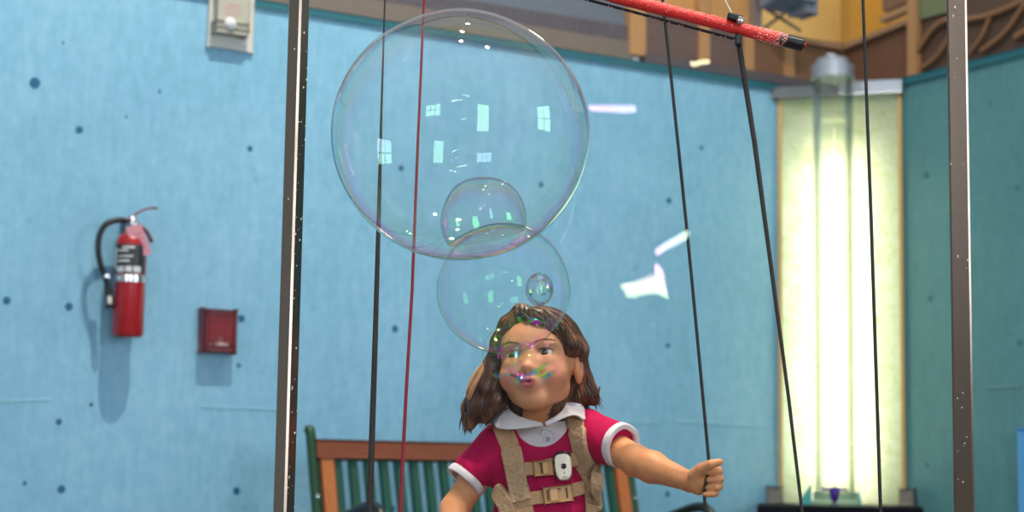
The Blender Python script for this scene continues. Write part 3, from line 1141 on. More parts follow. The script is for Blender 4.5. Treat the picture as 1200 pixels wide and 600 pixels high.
colv = blob((0, 0.05, -0.02), (0.085, 0.07, 0.085), (212, 154, 122), 0.8)
for s in (-1, 1):
    colv = blob((s * 0.040, 0.062, -0.040), (0.024, 0.03, 0.022), (208, 122, 104), 0.5)
    colv = blob((s * 0.080, -0.01, -0.012), (0.015, 0.022, 0.03), (200, 126, 98), 0.5)
    colv = blob((s * 0.0050, 0.0905, -0.0525), (0.0095, 0.012, 0.0055), (190, 98, 100), 0.85)
    colv = blob((s * 0.0048, 0.0865, -0.0385), (0.0030, 0.006, 0.003), (110, 60, 46), 0.8)
    colv = blob((s * 0.030, 0.072, 0.0035), (0.0165, 0.016, 0.0045), (132, 84, 66), 0.55)
colv = blob((0, 0.0900, -0.0610), (0.0120, 0.012, 0.0062), (192, 100, 102), 0.85)
colv = blob((0, 0.0930, -0.0562), (0.0075, 0.010, 0.0016), (110, 44, 46), 0.9)
colv = blob((0, 0.090, -0.030), (0.011, 0.012, 0.010), (208, 132, 104), 0.5)
ca = me.color_attributes.new('skin_tone', 'FLOAT_COLOR', 'POINT')
ca.data.foreach_set('color', np.concatenate([colv, np.ones((len(v), 1))], 1).astype(np.float32).ravel())
b = NT('skin')
p = b.n('ShaderNodeBsdfPrincipled')
at_ = b.n('ShaderNodeVertexColor')
at_.layer_name = 'skin_tone'
mx = b.n('ShaderNodeMixRGB', blend_type='MULTIPLY')
mx.inputs[0].default_value = 0.6
b.l(at_.outputs[0], mx.inputs[1])
b.l(b.ramp(b.noise(60, 4, 0.6, b.coord('Object')), [(0.3, (0.86, 0.82, 0.80)), (0.7, (1, 1, 1))]), mx.inputs[2])
b.l(mx.outputs[0], p.inputs['Base Color'])
p.inputs['Roughness'].default_value = 0.48
p.inputs['Specular IOR Level'].default_value = 0.4
p.inputs['Subsurface Weight'].default_value = 0.12
p.inputs['Subsurface Radius'].default_value = (0.010, 0.004, 0.002)
p.inputs['Subsurface Scale'].default_value = 0.5
b.l(p.outputs[0], b.out.inputs[0])
body = finish('body', me, b.m, person, True)
body['label'] = 'skin of the girl: face, neck, arms and the fist on the cord'

# eyes, lashes and brows
M_EYE = mat('eye_white', (226, 218, 208), 0.15)
M_IRIS = mat('brown_iris', (64, 40, 24), 0.15, var=0.3, vscale=400)
M_PUPIL = mat('pupil', (8, 6, 6), 0.1)
M_LASH = mat('dark_lash', (40, 24, 18), 0.6)
for s in (-1, 1):
    c = HL(s * 0.030, 0.0625, -0.001)
    bm = bmesh.new()
    bmesh.ops.create_uvsphere(bm, u_segments=24, v_segments=16, radius=0.0128, matrix=Matrix.Translation(c))
    e = obj('eye', bm, M_EYE, person, True)
    g = (_f * 1.0 + _r * -0.05 - _u * 0.12).normalized()
    obj('iris', lathe(c + g * 0.0118, g, [(0.0062, -0.0008), (0.0056, 0.0006), (0.0030, 0.0011), (0, 0.0012)], 20), M_IRIS, e, True)
    obj('pupil', lathe(c + g * 0.0131, g, [(0.0026, -0.0003), (0, 0.0002)], 14), M_PUPIL, e, True)
    lash = [HL(s * 0.030 + q_ * 0.0125, 0.0625 + math.sqrt(max(0, 0.0148 ** 2 - (q_ * 0.0125) ** 2)) * 0.985, 0.0040 - 0.0030 * q_ * q_ + 0.001) for q_ in np.linspace(-1, 1, 9)]
    obj('eyelashes', tube(lash, [0.0004, 0.0009, 0.0011, 0.0012, 0.0012, 0.0012, 0.0011, 0.0009, 0.0004], 6), M_LASH, person, True)
body_bvh = None


def bvh_of(o):
    dg = bpy.context.evaluated_depsgraph_get()
    m = o.data
    c = WORLD[o.name]
    return BVHTree.FromPolygons([vv.co + c for vv in m.vertices], [list(pp.vertices) for pp in m.polygons])


body_bvh = bvh_of(body)
M_BROW = mat('eyebrow_hair', (96, 62, 42), 0.7)
for s in (-1, 1):
    bm = bmesh.new()
    for k in range(34):
        f_ = k / 33
        x = 0.014 + 0.032 * f_
        z = 0.0165 + 0.004 * math.sin(f_ * PI * 0.8) + random.uniform(-0.0016, 0.0016)
        o0 = HL(s * x, 0.13, z)
        h = body_bvh.ray_cast(o0, -_f)
        if h[0] is None:
            continue
        d = (_r * s * 0.8 + _u * (0.5 - 0.7 * f_)).normalized()
        pa = h[0] + _f * 0.0004
        pb = pa + d * 0.0055 - _f * (0.0006 + 0.002 * f_)
        add_tube(bm, [pa - d * 0.001, pb], [0.0006, 0.0002], 4)
    obj('eyebrow', bm, M_BROW, person)

# ---- dress
DR = Field((-0.14, 3.10, 0.28), (0.26, 3.42, 1.0), 0.003)
torso(DR, 0.006)
SL_R = P(720, 520, 3.186)
SL_L = P(554.5, 552, 3.262)
DR.cone(SH_R + Vector((-0.01, 0, 0)), SL_R, 0.042, 0.0405, 0.02)
DR.cone(SH_L + Vector((0.01, 0, 0)), SL_L, 0.041, 0.037, 0.02)
# skirt
DR.cone(PEL + Vector((0, 0, 0.10)), PEL + Vector((0, 0, -0.17)), 0.098, 0.122, 0.03)
# open neckline
DR.ell(P(634, 488, 3.215), (0.051, 0.075, 0.055), 0.004, 'sub')
DR.cone(P(633, 505, 3.275), P(630, 455, 3.25), 0.046, 0.060, 0.004, 'sub')
# sleeves and skirt end open
dR = ((SL_R - SH_R).normalized() + Vector((0.25, 0, 0))).normalized()
dL = (SL_L - SH_L).normalized()
for c, d, cut in ((SL_R, dR, 0.016), (SL_L, dL, 0.019)):
    s_ = DR.sub([c[i] - 0.05 for i in range(3)], [c[i] + 0.05 for i in range(3)])
    sl, X, Y, Z = s_
    ax = (X - c.x) * d.x + (Y - c.y) * d.y + (Z - c.z) * d.z
    rr = np.sqrt(np.maximum((X - c.x) ** 2 + (Y - c.y) ** 2 + (Z - c.z) ** 2 - ax ** 2, 0))
    DR.f[sl] = np.where(rr < 0.062, np.maximum(DR.f[sl], ax - cut), DR.f[sl])
me, v = DR.mesh('dress', 2)
# soft cloth folds
v2 = []
for q_ in v:
    vv = Vector(q_)
    f_ = mnoise.noise(Vector((vv.x * 22, vv.y * 14, vv.z * 16))) * 0.0028 + mnoise.noise(Vector((vv.x * 60 + vv.z * 25, vv.y * 30, vv.z * 40))) * 0.0010
    v2.append(f_)
nrm = [vv.normal.copy() for vv in me.vertices]
for vv, f_, n in zip(me.vertices, v2, nrm):
    vv.co = vv.co + n * f_
M_DRESS = mat('magenta_knit', (182, 6, 76), 0.75, var=0.22, vscale=45, bump=0.25, bscale=900, spec=0.15)
dress = finish('dress', me, M_DRESS, person, True)
dress['label'] = 'magenta short sleeved dress'
dress_bvh = bvh_of(dress)

M_WHITE = mat('white_cotton', (216, 212, 216), 0.8, var=0.06, vscale=40, bump=0.2, bscale=500)
# white shirt showing in the neckline
BL = Field((-0.10, 3.12, 0.78), (0.24, 3.42, 1.0), 0.0028)
torso(BL, 0.0005, low=False)
BL.cone(P(632, 512, 3.272), P(631, 492, 3.262), 0.050, 0.046, 0.012)
BL.cone(P(632, 512, 3.27), P(629, 462, 3.245), 0.041, 0.047, 0.003, 'sub')
s_ = BL.sub((-0.2, 3, 0.7), (0.3, 3.5, 0.836))
sl, X, Y, Z = s_
BL.f[sl] = np.maximum(BL.f[sl], 0.838 - Z)
me, v = BL.mesh('shirt', 1)
shirt = finish('shirt', me, M_WHITE, person, True)
shirt['label'] = 'white shirt showing in the neckline'
shirt_bvh = bvh_of(shirt)


def on(bvh, px, py, lift=0.003, fallback=3.19):
    r = ray(px, py).normalized()
    h = bvh.ray_cast(CAM_O, r)
    if h[0] is None:
        return P(px, py, fallback), Vector((0, -1, 0))
    n = h[1] if h[1].dot(r) < 0 else -h[1]
    return h[0] + n * lift, n


# placket and button
pl_ = [on(shirt_bvh, x, y, 0.0014) for x, y in ((640, 497), (641, 504), (642, 511), (642.5, 518))]
obj('placket', add_ribbon(bmesh.new(), [a for a, _ in pl_], 0.019, 0.003, [n for _, n in pl_]), M_WHITE, shirt, True)
a, n = on(shirt_bvh, 642, 515, 0.0035)
obj('button', lathe(a, n, [(0, 0), (0.0045, 0), (0.0045, 0.0012), (0.003, 0.0016), (0, 0.0012)], 14), mat('pearl_grey_button', (150, 150, 172), 0.25), shirt, True)
pk = [on(shirt_bvh, x, y, 0.003) for x, y in ((634, 511), (637, 505), (643, 504), (648, 508), (649, 515))]
obj('pleat', tube(spline([a for a, _ in pk], 4), 0.0024, 8), M_WHITE, shirt, True)


def collar(inner, outer, nsub=5):
    I = spline([P(*q_) for q_ in inner], nsub)
    O = spline([P(*q_) for q_ in outer], nsub)
    bm = bmesh.new()
    rows = []
    for a, b2 in zip(I, O):
        row = []
        for k in range(7):
            f_ = k / 6
            p_ = a.lerp(b2, f_) + (Vector((0, -1, 0.6)) * 0.0035 * math.sin(f_ * PI) * (1 if a.y < 3.26 else 0.3))
            row.append(bm.verts.new(p_))
        rows.append(row)
    for r0, r1 in zip(rows, rows[1:]):
        for k in range(6):
            bm.faces.new((r0[k], r0[k + 1], r1[k + 1], r1[k]))
    bmesh.ops.recalc_face_normals(bm, faces=bm.faces[:])
    bmesh.ops.solidify(bm, geom=bm.faces[:], thickness=0.0028)
    return bm


cl_ = collar([(633, 466, 3.315), (604, 468, 3.305), (591, 470, 3.268), (596, 479, 3.225), (609, 488, 3.198), (633, 495, 3.180)],
             [(633, 476, 3.335), (592, 478, 3.325), (578, 484, 3.272), (580, 499, 3.212), (599, 503, 3.184), (637, 499, 3.176)])
obj('collar_half', cl_, M_WHITE, shirt, True)
cr_ = collar([(633, 466, 3.315), (655, 462, 3.305), (669, 458, 3.262), (664, 471, 3.222), (657, 483, 3.195), (637, 495, 3.179)],
             [(633, 476, 3.335), (668, 470, 3.320), (682, 472, 3.268), (686, 491, 3.208), (672, 486, 3.186), (641, 499, 3.175)])
obj('collar_half', cr_, M_WHITE, shirt, True)
# white rolled cuffs
for c, d, r in ((SL_R - dR * 0.012, dR, 0.0390), (SL_L - dL * 0.008, dL, 0.0368)):
    bm = lathe(c + d * 0.016, d, [(r - 0.008, 0.006), (r + 0.001, 0.006), (r + 0.0024, 0.009), (r + 0.0026, 0.016), (r + 0.001, 0.020), (r - 0.003, 0.021), (r - 0.008, 0.019), (r - 0.008, 0.006)], 36)
    for q_ in bm.verts:
        q_.co += (q_.co - c).normalized() * 0.0022 * mnoise.noise(q_.co * 45)
    obj('cuff', bm, M_WHITE, person, True)

# ---- tan webbing harness
M_WEB = mat('tan_webbing', (206, 166, 126), 0.85, var=0.14, vscale=110, stretch=(1, 1, 4), bump=0.5, bscale=260, var2=(176, 136, 98))
M_PAD = mat('tan_quilted_pad', (206, 172, 134), 0.9, var=0.2, vscale=70, bump=0.9, bscale=140)
M_BUCK = mat('tan_plastic_buckle', (176, 136, 84), 0.35)
M_SLOT = mat('dark_slot', (92, 50, 40), 0.6)


def strap(pts, width, thick, lift, m=None, name='strap', parent=None, n=5, rnd=False):
    P2 = spline([Vector((x, y, 0)) for x, y in pts], n)
    hits = [on(dress_bvh, q_.x, q_.y, lift) for q_ in P2]
    pp = [a for a, _ in hits]
    nn = [x for _, x in hits]
    # calm the depth and the normals
    for _ in range(3):
        pp = [pp[0]] + [(pp[i - 1] + pp[i] * 2 + pp[i + 1]) / 4 for i in range(1, len(pp) - 1)] + [pp[-1]]
        nn = [nn[0]] + [(nn[i - 1] + nn[i] * 2 + nn[i + 1]).normalized() for i in range(1, len(nn) - 1)] + [nn[-1]]
    w = [width * K_ for K_ in ([1.0] * len(pp))]
    if rnd:
        w[-1] *= 0.45
        w[-2] *= 0.8
        w[0] *= 0.75
    return obj(name, add_ribbon(bmesh.new(), pp, w, thick, nn), m or M_WEB, parent if parent is not None else person, True)


har = strap([(585, 492), (592, 508), (600, 528), (606, 560), (613, 590), (620, 625)], 0.034, 0.004, 0.003, M_WEB, 'harness')
har['label'] = 'tan webbing chest harness'
strap([(671, 478), (675, 494), (679, 512), (686, 545), (691, 580), (692, 625)], 0.031, 0.004, 0.003, M_WEB, 'shoulder_strap', har)
strap([(600, 527), (604, 545), (608, 565), (612, 588)], 0.038, 0.009, 0.0065, M_PAD, 'pad', har, 6)
strap([(679, 503), (683, 525), (688, 550), (691, 572), (693, 592)], 0.039, 0.010, 0.0075, M_PAD, 'pad', har, 6, True)
strap([(585, 574), (590, 582), (596, 592), (599, 606)], 0.034, 0.013, 0.007, M_PAD, 'pad', har, 5, True)
strap([(697, 543), (700, 560), (699, 580), (697, 598)], 0.022, 0.010, 0.006, M_PAD, 'pad', har, 5, True)
strap([(616, 550), (632, 548), (650, 544), (676, 537)], 0.024, 0.004, 0.005, M_WEB, 'chest_strap', har)
strap([(617, 585), (636, 583), (660, 578), (688, 569)], 0.024, 0.004, 0.005, M_WEB, 'chest_strap', har)


def buckle(px, py, w, h, tilt, slots):
    a, n = on(dress_bvh, px, py, 0.009)
    n = (n + Vector((0, -1.5, 0.1))).normalized()
    x = Vector((math.cos(math.radians(tilt)), 0, math.sin(math.radians(tilt))))
    x = (x - n * x.dot(n)).normalized()
    z = n.cross(x)
    if z.z < 0:
        z = -z
    o = obj('buckle', box(a, (w, 0.008, h), (x, n, z), 0.0025), M_BUCK, har)
    bm = bmesh.new()
    for u in slots:
        add_box(bm, a + x * u * w + n * 0.0042, (0.0035, 0.001, h * 0.62), (x, n, z), 0.0004)
    add_box(bm, a + x * (slots[0] * 0.3) * w + n * 0.0046 + z * h * 0.30, (w * 0.4, 0.0014, h * 0.10), (x, n, z), 0.0004)
    finish_obj = obj('buckle_slots', bm, M_SLOT, har)
    bm = bmesh.new()
    add_box(bm, a + x * (slots[0] + 0.22) * w + n * 0.0046, (w * 0.28, 0.003, h * 0.72), (x, n, z), 0.001)
    obj('buckle_tongue', bm, mat('pale_tan_plastic', (196, 156, 104), 0.35), har)
    return a, n, x, z


buckle(637, 548.5, 0.034, 0.027, 6, (-0.12,))
a, n, x, z = buckle(653, 580, 0.052, 0.029, 8, (-0.36, 0.30))
# white clip-on device
a, n = on(dress_bvh, 657, 548, 0.014)
n = Vector((-0.05, -1, 0.12)).normalized()
x = Vector((math.cos(math.radians(7)), -0.05, -math.sin(math.radians(-7)))).normalized()
x = (x - n * x.dot(n)).normalized()
z = n.cross(x)
if z.z < 0:
    z = -z
bm = bmesh.new()
R = frame_from(x, n, z)
# rounded tablet: wide in the middle, slightly narrower below
prof = []
for k in range(36):
    t_ = 2 * PI * k / 36
    cx, cz = math.cos(t_), math.sin(t_)
    e_ = 2 / 3.2
    prof.append((math.copysign(abs(cx) ** e_, cx) * 0.0150 * (1.0 + 0.08 * cz), math.copysign(abs(cz) ** e_, cz) * 0.0240))
rings = []
for sc, h in ((0.86, -0.006), (1.0, -0.004), (1.0, 0.003), (0.93, 0.006), (0.80, 0.0068)):
    rings.append([bm.verts.new(a + R @ Vector((px_ * sc, h, pz_ * sc))) for px_, pz_ in prof])
for r0, r1 in zip(rings, rings[1:]):
    for k in range(36):
        bm.faces.new((r0[k], r0[(k + 1) % 36], r1[(k + 1) % 36], r1[k]))
bm.faces.new(rings[0])
bm.faces.new(rings[-1])
dv = obj('clip_device', bm, mat('cream_white_plastic', (228, 224, 208), 0.3), har)
dv['label'] = 'small cream clip-on device with a black lens'
obj('device_lens', lathe(a + n * 0.0066 + z * 0.0005 + x * 0.001, n, [(0, 0), (0.0050, 0), (0.0050, 0.0008), (0.004, 0.0013), (0, 0.0008)], 20), M_PUPIL, har, True)
obj('device_slit', box(a + n * 0.0068 + x * 0.001 - z * 0.0115, (0.0013, 0.0008, 0.0042), (x, n, z)), M_PUPIL, har)
obj('device_print', box(a + n * 0.0068 + x * 0.001 - z * 0.0185, (0.009, 0.0006, 0.0012), (x, n, z)), mat('grey_print', (120, 118, 112), 0.5), har)
arc = [a + n * 0.002 + x * math.cos(t_) * 0.0165 + z * (0.008 + math.sin(t_) * 0.0175) for t_ in np.linspace(0.55, 3.25, 12)]
obj('device_clip', tube(arc, [0.0025] + [0.0038] * 10 + [0.0025], 10), mat('black_gloss_plastic', (14, 14, 16), 0.25), har, True)

# ---- hair
HF = Field((-0.16, 3.06, 0.84), (0.20, 3.42, 1.18), 0.0026)
E = lambda c, r, k=0.012, op='add': HF.ell(HL(*c), r, k, op, HR)
E((0, -0.024, 0.026), (0.081, 0.094, 0.079), 0)
E((0, -0.058, -0.035), (0.074, 0.052, 0.095), 0.03)
E((-0.002, 0.104, -0.048), (0.066, 0.070, 0.100), 0.010, 'sub')       # the face
E((0.080, 0.010, -0.022), (0.032, 0.036, 0.036), 0.008, 'sub')        # the bared ear
# fringe swept to the photo's right
HF.chain([HL(-0.012, 0.060, 0.078), HL(0.020, 0.068, 0.064), HL(0.048, 0.052, 0.044), HL(0.066, 0.024, 0.018), HL(0.076, -0.012, 0.012)], [0.014, 0.0135, 0.014, 0.013, 0.012], 0.016)
HF.chain([HL(-0.014, 0.058, 0.078), HL(-0.040, 0.056, 0.058), HL(-0.060, 0.040, 0.030), HL(-0.069, 0.022, -0.005)], [0.013, 0.013, 0.013, 0.014], 0.016)
# curtain on the photo's left
HF.chain([HL(-0.066, 0.024, 0.01), P(577, 430, 3.215), P(571, 452, 3.215), P(561, 476, 3.22), P(551, 500, 3.225)], [0.014, 0.016, 0.019, 0.019, 0.007], 0.014)
HF.chain([HL(-0.068, 0.0, 0.0), P(585, 446, 3.225), P(581, 470, 3.222), P(572, 492, 3.218)], [0.020, 0.018, 0.017, 0.007], 0.014)
HF.chain([P(566, 452, 3.25), P(553, 478, 3.245), P(547, 494, 3.24)], [0.02, 0.017, 0.008], 0.012)
# locks behind the ear on the photo's right
HF.chain([HL(0.070, -0.03, 0.02), P(672, 428, 3.262), P(681, 448, 3.262), P(690, 462, 3.255), P(697, 470, 3.25)], [0.018, 0.018, 0.019, 0.016, 0.006], 0.014)
HF.chain([HL(0.060, -0.05, -0.02), P(668, 448, 3.275), P(676, 466, 3.27), P(683, 478, 3.265)], [0.022, 0.020, 0.016, 0.006], 0.014)
me, v = HF.mesh('hair', 2)
HP = HL(-0.012, 0.06, 0.105)         # parting
bv = BVHTree.FromPolygons([x_.co.copy() for x_ in me.vertices], [list(p_.vertices) for p_ in me.polygons])
nrm = [vv.normal.copy() for vv in me.vertices]
for vv, n in zip(me.vertices, nrm):
    lx, ly, lz = (Vector(vv.co) - HO) @ HR
    a_ = math.atan2(lx + 0.012, ly - 0.02)
    vv.co += n * (0.0016 * mnoise.noise(Vector((a_ * 14, lz * 10, lx * 30))) + 0.0012 * mnoise.noise(Vector((a_ * 34, lz * 14, 2 + lx * 60))))
bm = bmesh.new()
bm.from_mesh(me)
nv = len(me.vertices)
cos = [x_.co.copy() for x_ in me.vertices]
rng = random.Random(3)
part_dir = (_f * -0.75 + _u * 0.4).normalized()
for _ in range(950):
    st = cos[rng.randrange(nv)]
    l_ = (st - HO) @ HR
    if st.y > 3.30:
        continue
    q_ = st.copy()
    line = []
    side = 1 if l_.x > -0.012 else -1
    drift = rng.uniform(-0.25, 0.25)
    for k in range(rng.randrange(10, 22)):
        hit = bv.find_nearest(q_)
        if hit[0] is None:
            break
        n = hit[1]
        lq = (hit[0] - HO) @ HR
        line.append(hit[0] + n * (0.0006 + 0.0012 * mnoise.noise(Vector((st.x * 200, k * 0.25, st.z * 200)))))
        # combed sideways on the crown, falling on the sides
        crown = min(1.0, max(0.0, (lq.z - 0.02) / 0.07))
        g_ = _r * side * (0.25 + 0.9 * crown) + Vector((0, 0, -1)) * (1.0 - 0.5 * crown) + _f * (-0.25 * crown + drift * 0.6)
        if lq.z < -0.03:
            g_ = Vector((side * 0.42, drift * 0.3, -1))
        g_ = g_ - n * g_.dot(n)
        if g_.length < 1e-4:
            break
        q_ = hit[0] + g_.normalized() * 0.006
    if len(line) < 5:
        continue
    r0 = rng.uniform(0.0007, 0.0015)
    add_tube(bm, line, [r0 * min(1, 0.35 + 2.6 * min(i / (len(line) - 1), 1 - i / (len(line) - 1))) for i in range(len(line))], 5)
# loose tips at the ends of the locks
for (x, y, Y, dx) in ((551, 498, 3.225, -3), (547, 492, 3.24, -3), (572, 490, 3.218, -4), (696, 468, 3.25, 6), (682, 476, 3.262, 4), (560, 482, 3.22, -4), (690, 462, 3.25, 6)):
    for _ in range(16):
        a_ = P(x + rng.uniform(-7, 7), y - rng.uniform(6, 22), Y + rng.uniform(-0.008, 0.008))
        c_ = P(x + dx + rng.uniform(-6, 6), y + rng.uniform(2, 13), Y + rng.uniform(-0.006, 0.004))
        m_ = a_.lerp(c_, 0.55) + Vector((rng.uniform(-0.003, 0.003), 0, 0))
        add_tube(bm, spline([a_, m_, c_], 4), [0.0014] * 5 + [0.0012, 0.0009, 0.0006, 0.0003], 5)
b = NT('brown_hair')
p = b.n('ShaderNodeBsdfPrincipled')
co = b.coord('Object', (1, 1, 0.35))
b.l(b.ramp(b.noise(70, 3, 0.6, co), [(0.30, lin((40, 22, 13))), (0.52, lin((80, 49, 29))), (0.72, lin((140, 94, 58)))]), p.inputs['Base Color'])
p.inputs['Roughness'].default_value = 0.36
p.inputs['Specular IOR Level'].default_value = 0.6
bp = b.n('ShaderNodeBump')
bp.inputs['Strength'].default_value = 0.4
bp.inputs['Distance'].default_value = 0.003
b.l(b.noise(160, 3, 0.6, co), bp.inputs['Height'])
b.l(bp.outputs[0], p.inputs['Normal'])
b.l(p.outputs[0], b.out.inputs[0])
me2 = bpy.data.meshes.new('hair')
bm.to_mesh(me2)
bm.free()
hair = finish('hair', me2, b.m, person, True)
hair['label'] = 'brown shoulder length hair tucked behind one ear'
# light on the hair's outer left edge, painted as paler strands
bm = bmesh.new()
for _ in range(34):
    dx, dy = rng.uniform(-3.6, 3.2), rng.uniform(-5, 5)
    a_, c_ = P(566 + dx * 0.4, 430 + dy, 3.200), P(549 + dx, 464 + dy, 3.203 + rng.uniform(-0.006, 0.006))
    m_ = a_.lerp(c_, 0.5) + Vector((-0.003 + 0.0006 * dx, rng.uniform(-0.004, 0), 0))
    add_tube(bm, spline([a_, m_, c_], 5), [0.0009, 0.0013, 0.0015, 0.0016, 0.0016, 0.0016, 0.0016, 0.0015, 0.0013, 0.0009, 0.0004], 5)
o = obj('hair_highlight', bm, mat('lit_hair_tone', (198, 154, 112), 0.5, var=0.2, vscale=120), hair, True)
o['label'] = 'sunlit patch of hair, painted as paler strands'
# shoes
M_SHOE = mat('white_leather', (200, 196, 192), 0.4, var=0.05)
for s in (-1, 1):
    SF = Field((PEL.x + s * 0.068 - 0.06, 3.13, 0.0), (PEL.x + s * 0.068 + 0.06, 3.37, 0.11), 0.003)
    x_ = PEL.x + s * 0.062
    SF.ell((x_ + s * 0.006, 3.235, 0.026), (0.033, 0.070, 0.028), 0)
    SF.ell((x_, 3.315, 0.032), (0.029, 0.036, 0.034), 0.02)
    SF.cone((x_, 3.305, 0.045), (x_, 3.307, 0.075), 0.030, 0.029, 0.015)
    sl, X, Y, Z = SF.sub((-1, 3, 0), (1, 4, 0.2))
    SF.f[sl] = np.maximum(SF.f[sl], 0.004 - Z)
    me, v = SF.mesh('shoe', 1)
    finish('shoe', me, M_SHOE, person, True)

HAND_CORD = spline([P(764, -100, 2.985), P(779, 22, 2.985), P(806, 280, 2.985), P(830, 532, 2.985), P(831.5, 548, 2.988), P(827, 566, 2.991), P(825.5, 580, 2.985), P(826, 600, 2.985), P(822, 660, 2.985)], 5)
_d = HAND_CORD[0] - HAND_CORD[3]
HAND_CORD.insert(0, HAND_CORD[0] + _d * ((2.129 - HAND_CORD[0].z) / _d.z))
_d = HAND_CORD[-1] - HAND_CORD[-2]
HAND_CORD.append(HAND_CORD[-1] + Vector((0, 0, 0.325 - HAND_CORD[-1].z)))

# ------------------------------------------------------------------ bubble frame: posts, bar, cords
FY = 2.95
M_POST = mat('brushed_bronze_steel', (132, 118, 106), 0.22, 0.95, var=0.08, vscale=30, stretch=(30, 30, 1))
M_BLKP = mat('black_plastic', (16, 16, 18), 0.35)
fr = thing('steel_stand', 'tall stand of two square steel posts on either side of the soap film', 'stand', Vector((0.1, FY, 0)))


def post(px, w, ang):
    c = P(px, 300, FY)
    a = math.radians(ang)
    x = Vector((math.cos(a), math.sin(a), 0))
    y = Vector((-math.sin(a), math.cos(a), 0))
    return obj('post', box(Vector((c.x, c.y, 1.07)), (w, w, 2.14), (x, y, ZV), 0.0032, 1), M_POST, fr), c


po, pl = post(341.5, 0.0272, 60)
po2, pr = post(1125.5, 0.0330, -14)
obj('crossbar', box(Vector(((pl.x + pr.x) / 2, FY, 2.15)), ((pr.x - pl.x) + 0.05, 0.04, 0.04), None, 0.003), M_POST, fr)
obj('trough', box(Vector(((pl.x + pr.x) / 2, FY, 0.16)), ((pr.x - pl.x) - 0.06, 0.26, 0.32), None, 0.01), M_BLKP, fr)
# soap droplets on the posts
bm = bmesh.new()
for _ in range(70):
    side = random.random() < 0.7
    c = pl if side else pr
    z = random.uniform(0.75, 1.75)
    a = math.radians(60 if side else -14)
    x = Vector((math.cos(a), math.sin(a), 0))
    y = Vector((-math.sin(a), math.cos(a), 0))
    w = 0.0272 if side else 0.0330
    u = random.uniform(-0.4, 0.4) * w
    q_ = Vector((c.x, c.y, z)) + ((x * u - y * (w / 2)) if (not side or random.random() < 0.8) else (-x * (w / 2) + y * u))
    r = random.choice((0.0006, 0.0008, 0.0011, 0.0014))
    m4 = Matrix.Translation(q_) @ Matrix.Diagonal((r, r, r * random.uniform(1, 1.8), 1))
    bmesh.ops.create_icosphere(bm, subdivisions=1, radius=1.0, matrix=m4)
o = obj('droplets', bm, mat('soap_droplet', (235, 232, 220), 0.1, spec=0.9), po, True)
o['kind'] = 'stuff'

# the red bar
b0, b1 = P(476, -66, FY - 0.02), P(942, 53, FY - 0.04)
bd = (b1 - b0).normalized()
M_FOAM = mat('red_foam_sleeve', (238, 48, 44), 0.4, var=0.15, vscale=40, bump=0.3, bscale=200)
bar = thing('bubble_bar', 'red foam covered bar with black end cap, wet with suds', 'bar', (b0 + b1) / 2)
bl = (b1 - b0).length
rad = 0.0105
n = 60
pts = [b0 + bd * (bl * i / n) for i in range(n + 1)]
obj('foam_sleeve', tube(pts[:57], [rad * (1 + 0.10 * mnoise.noise(p * 40)) for p in pts[:57]], 14), M_FOAM, bar, True)
obj('end_cap', tube([b0 + bd * (bl - 0.040), b0 + bd * (bl - 0.002), b0 + bd * bl], [0.0112, 0.0116, 0.008], 14), M_BLKP, bar, True)
obj('core_tip', tube([b0 + bd * (bl - 0.002), b0 + bd * (bl + 0.003)], [0.007, 0.005], 12), mat('red_core', (190, 30, 50), 0.4), bar, True)
# black line carried beneath the bar
up = Vector((0, 0, 1))
dn = (-up + bd * up.dot(bd)).normalized()
e0 = b0 + dn * 0.014 - Vector((0, 0.004, 0))
e1 = P(862, 46, FY - 0.035)
obj('carrier_cord', tube([e0, e0.lerp(e1, 0.5), e1], 0.0026, 8), M_BLKP, bar, True)
sfo = P(862, 32, FY - 0.05)
cb = P(855, 19, FY - 0.05)
M_CLAMP = mat('black_clamp', (14, 14, 16), 0.3)
obj('clamp', box(P(861, 21, FY - 0.045), (0.026, 0.016, 0.013), (bd, Vector((0, 1, 0)), bd.cross(Vector((0, 1, 0)))), 0.003), M_CLAMP, bar)
obj('clamp', box(P(865, 47, FY - 0.038), (0.012, 0.014, 0.020), None, 0.003), M_CLAMP, bar)
obj('clamp_ball', lathe(P(868, 24, FY - 0.058), Vector((0, -1, 0)), [(0, -0.007), (0.005, -0.005), (0.007, 0), (0.005, 0.005), (0, 0.007)], 14), M_CHROME, bar, True)
# foam suds clinging to the bar
bm = bmesh.new()
for _ in range(900):
    f_ = random.random() ** 0.6 if random.random() < 0.8 else random.uniform(0.885, 0.955)
    f_ = min(f_, 0.955)
    a = random.gauss(PI / 2, 0.9)
    q_ = b0 + bd * (bl * f_) + (-dn * math.sin(a) + Vector((0, -1, 0)) * math.cos(a)) * (rad + 0.0002)
    r = random.uniform(0.0004, 0.0013)
    bmesh.ops.create_icosphere(bm, subdivisions=1, radius=r, matrix=Matrix.Translation(q_))
for _ in range(420):
    f_ = random.uniform(0.885, 0.955)
    a = random.uniform(0, 2 * PI)
    q_ = b0 + bd * (bl * f_) + (-dn * math.sin(a) + Vector((0, -1, 0)) * math.cos(a)) * (rad + 0.0003)
    r = random.uniform(0.0004, 0.0014)
    bmesh.ops.create_icosphere(bm, subdivisions=1, radius=r, matrix=Matrix.Translation(q_))
for _ in range(40):
    q_ = e0.lerp(e1, random.uniform(0.3, 1)) + Vector((0, -0.002, -0.002))
    bmesh.ops.create_icosphere(bm, subdivisions=1, radius=random.uniform(0.0004, 0.0012), matrix=Matrix.Translation(q_))
o = obj('suds', bm, mat('pink_white_suds', (250, 170, 160), 0.3), bar, True)
o['kind'] = 'stuff'
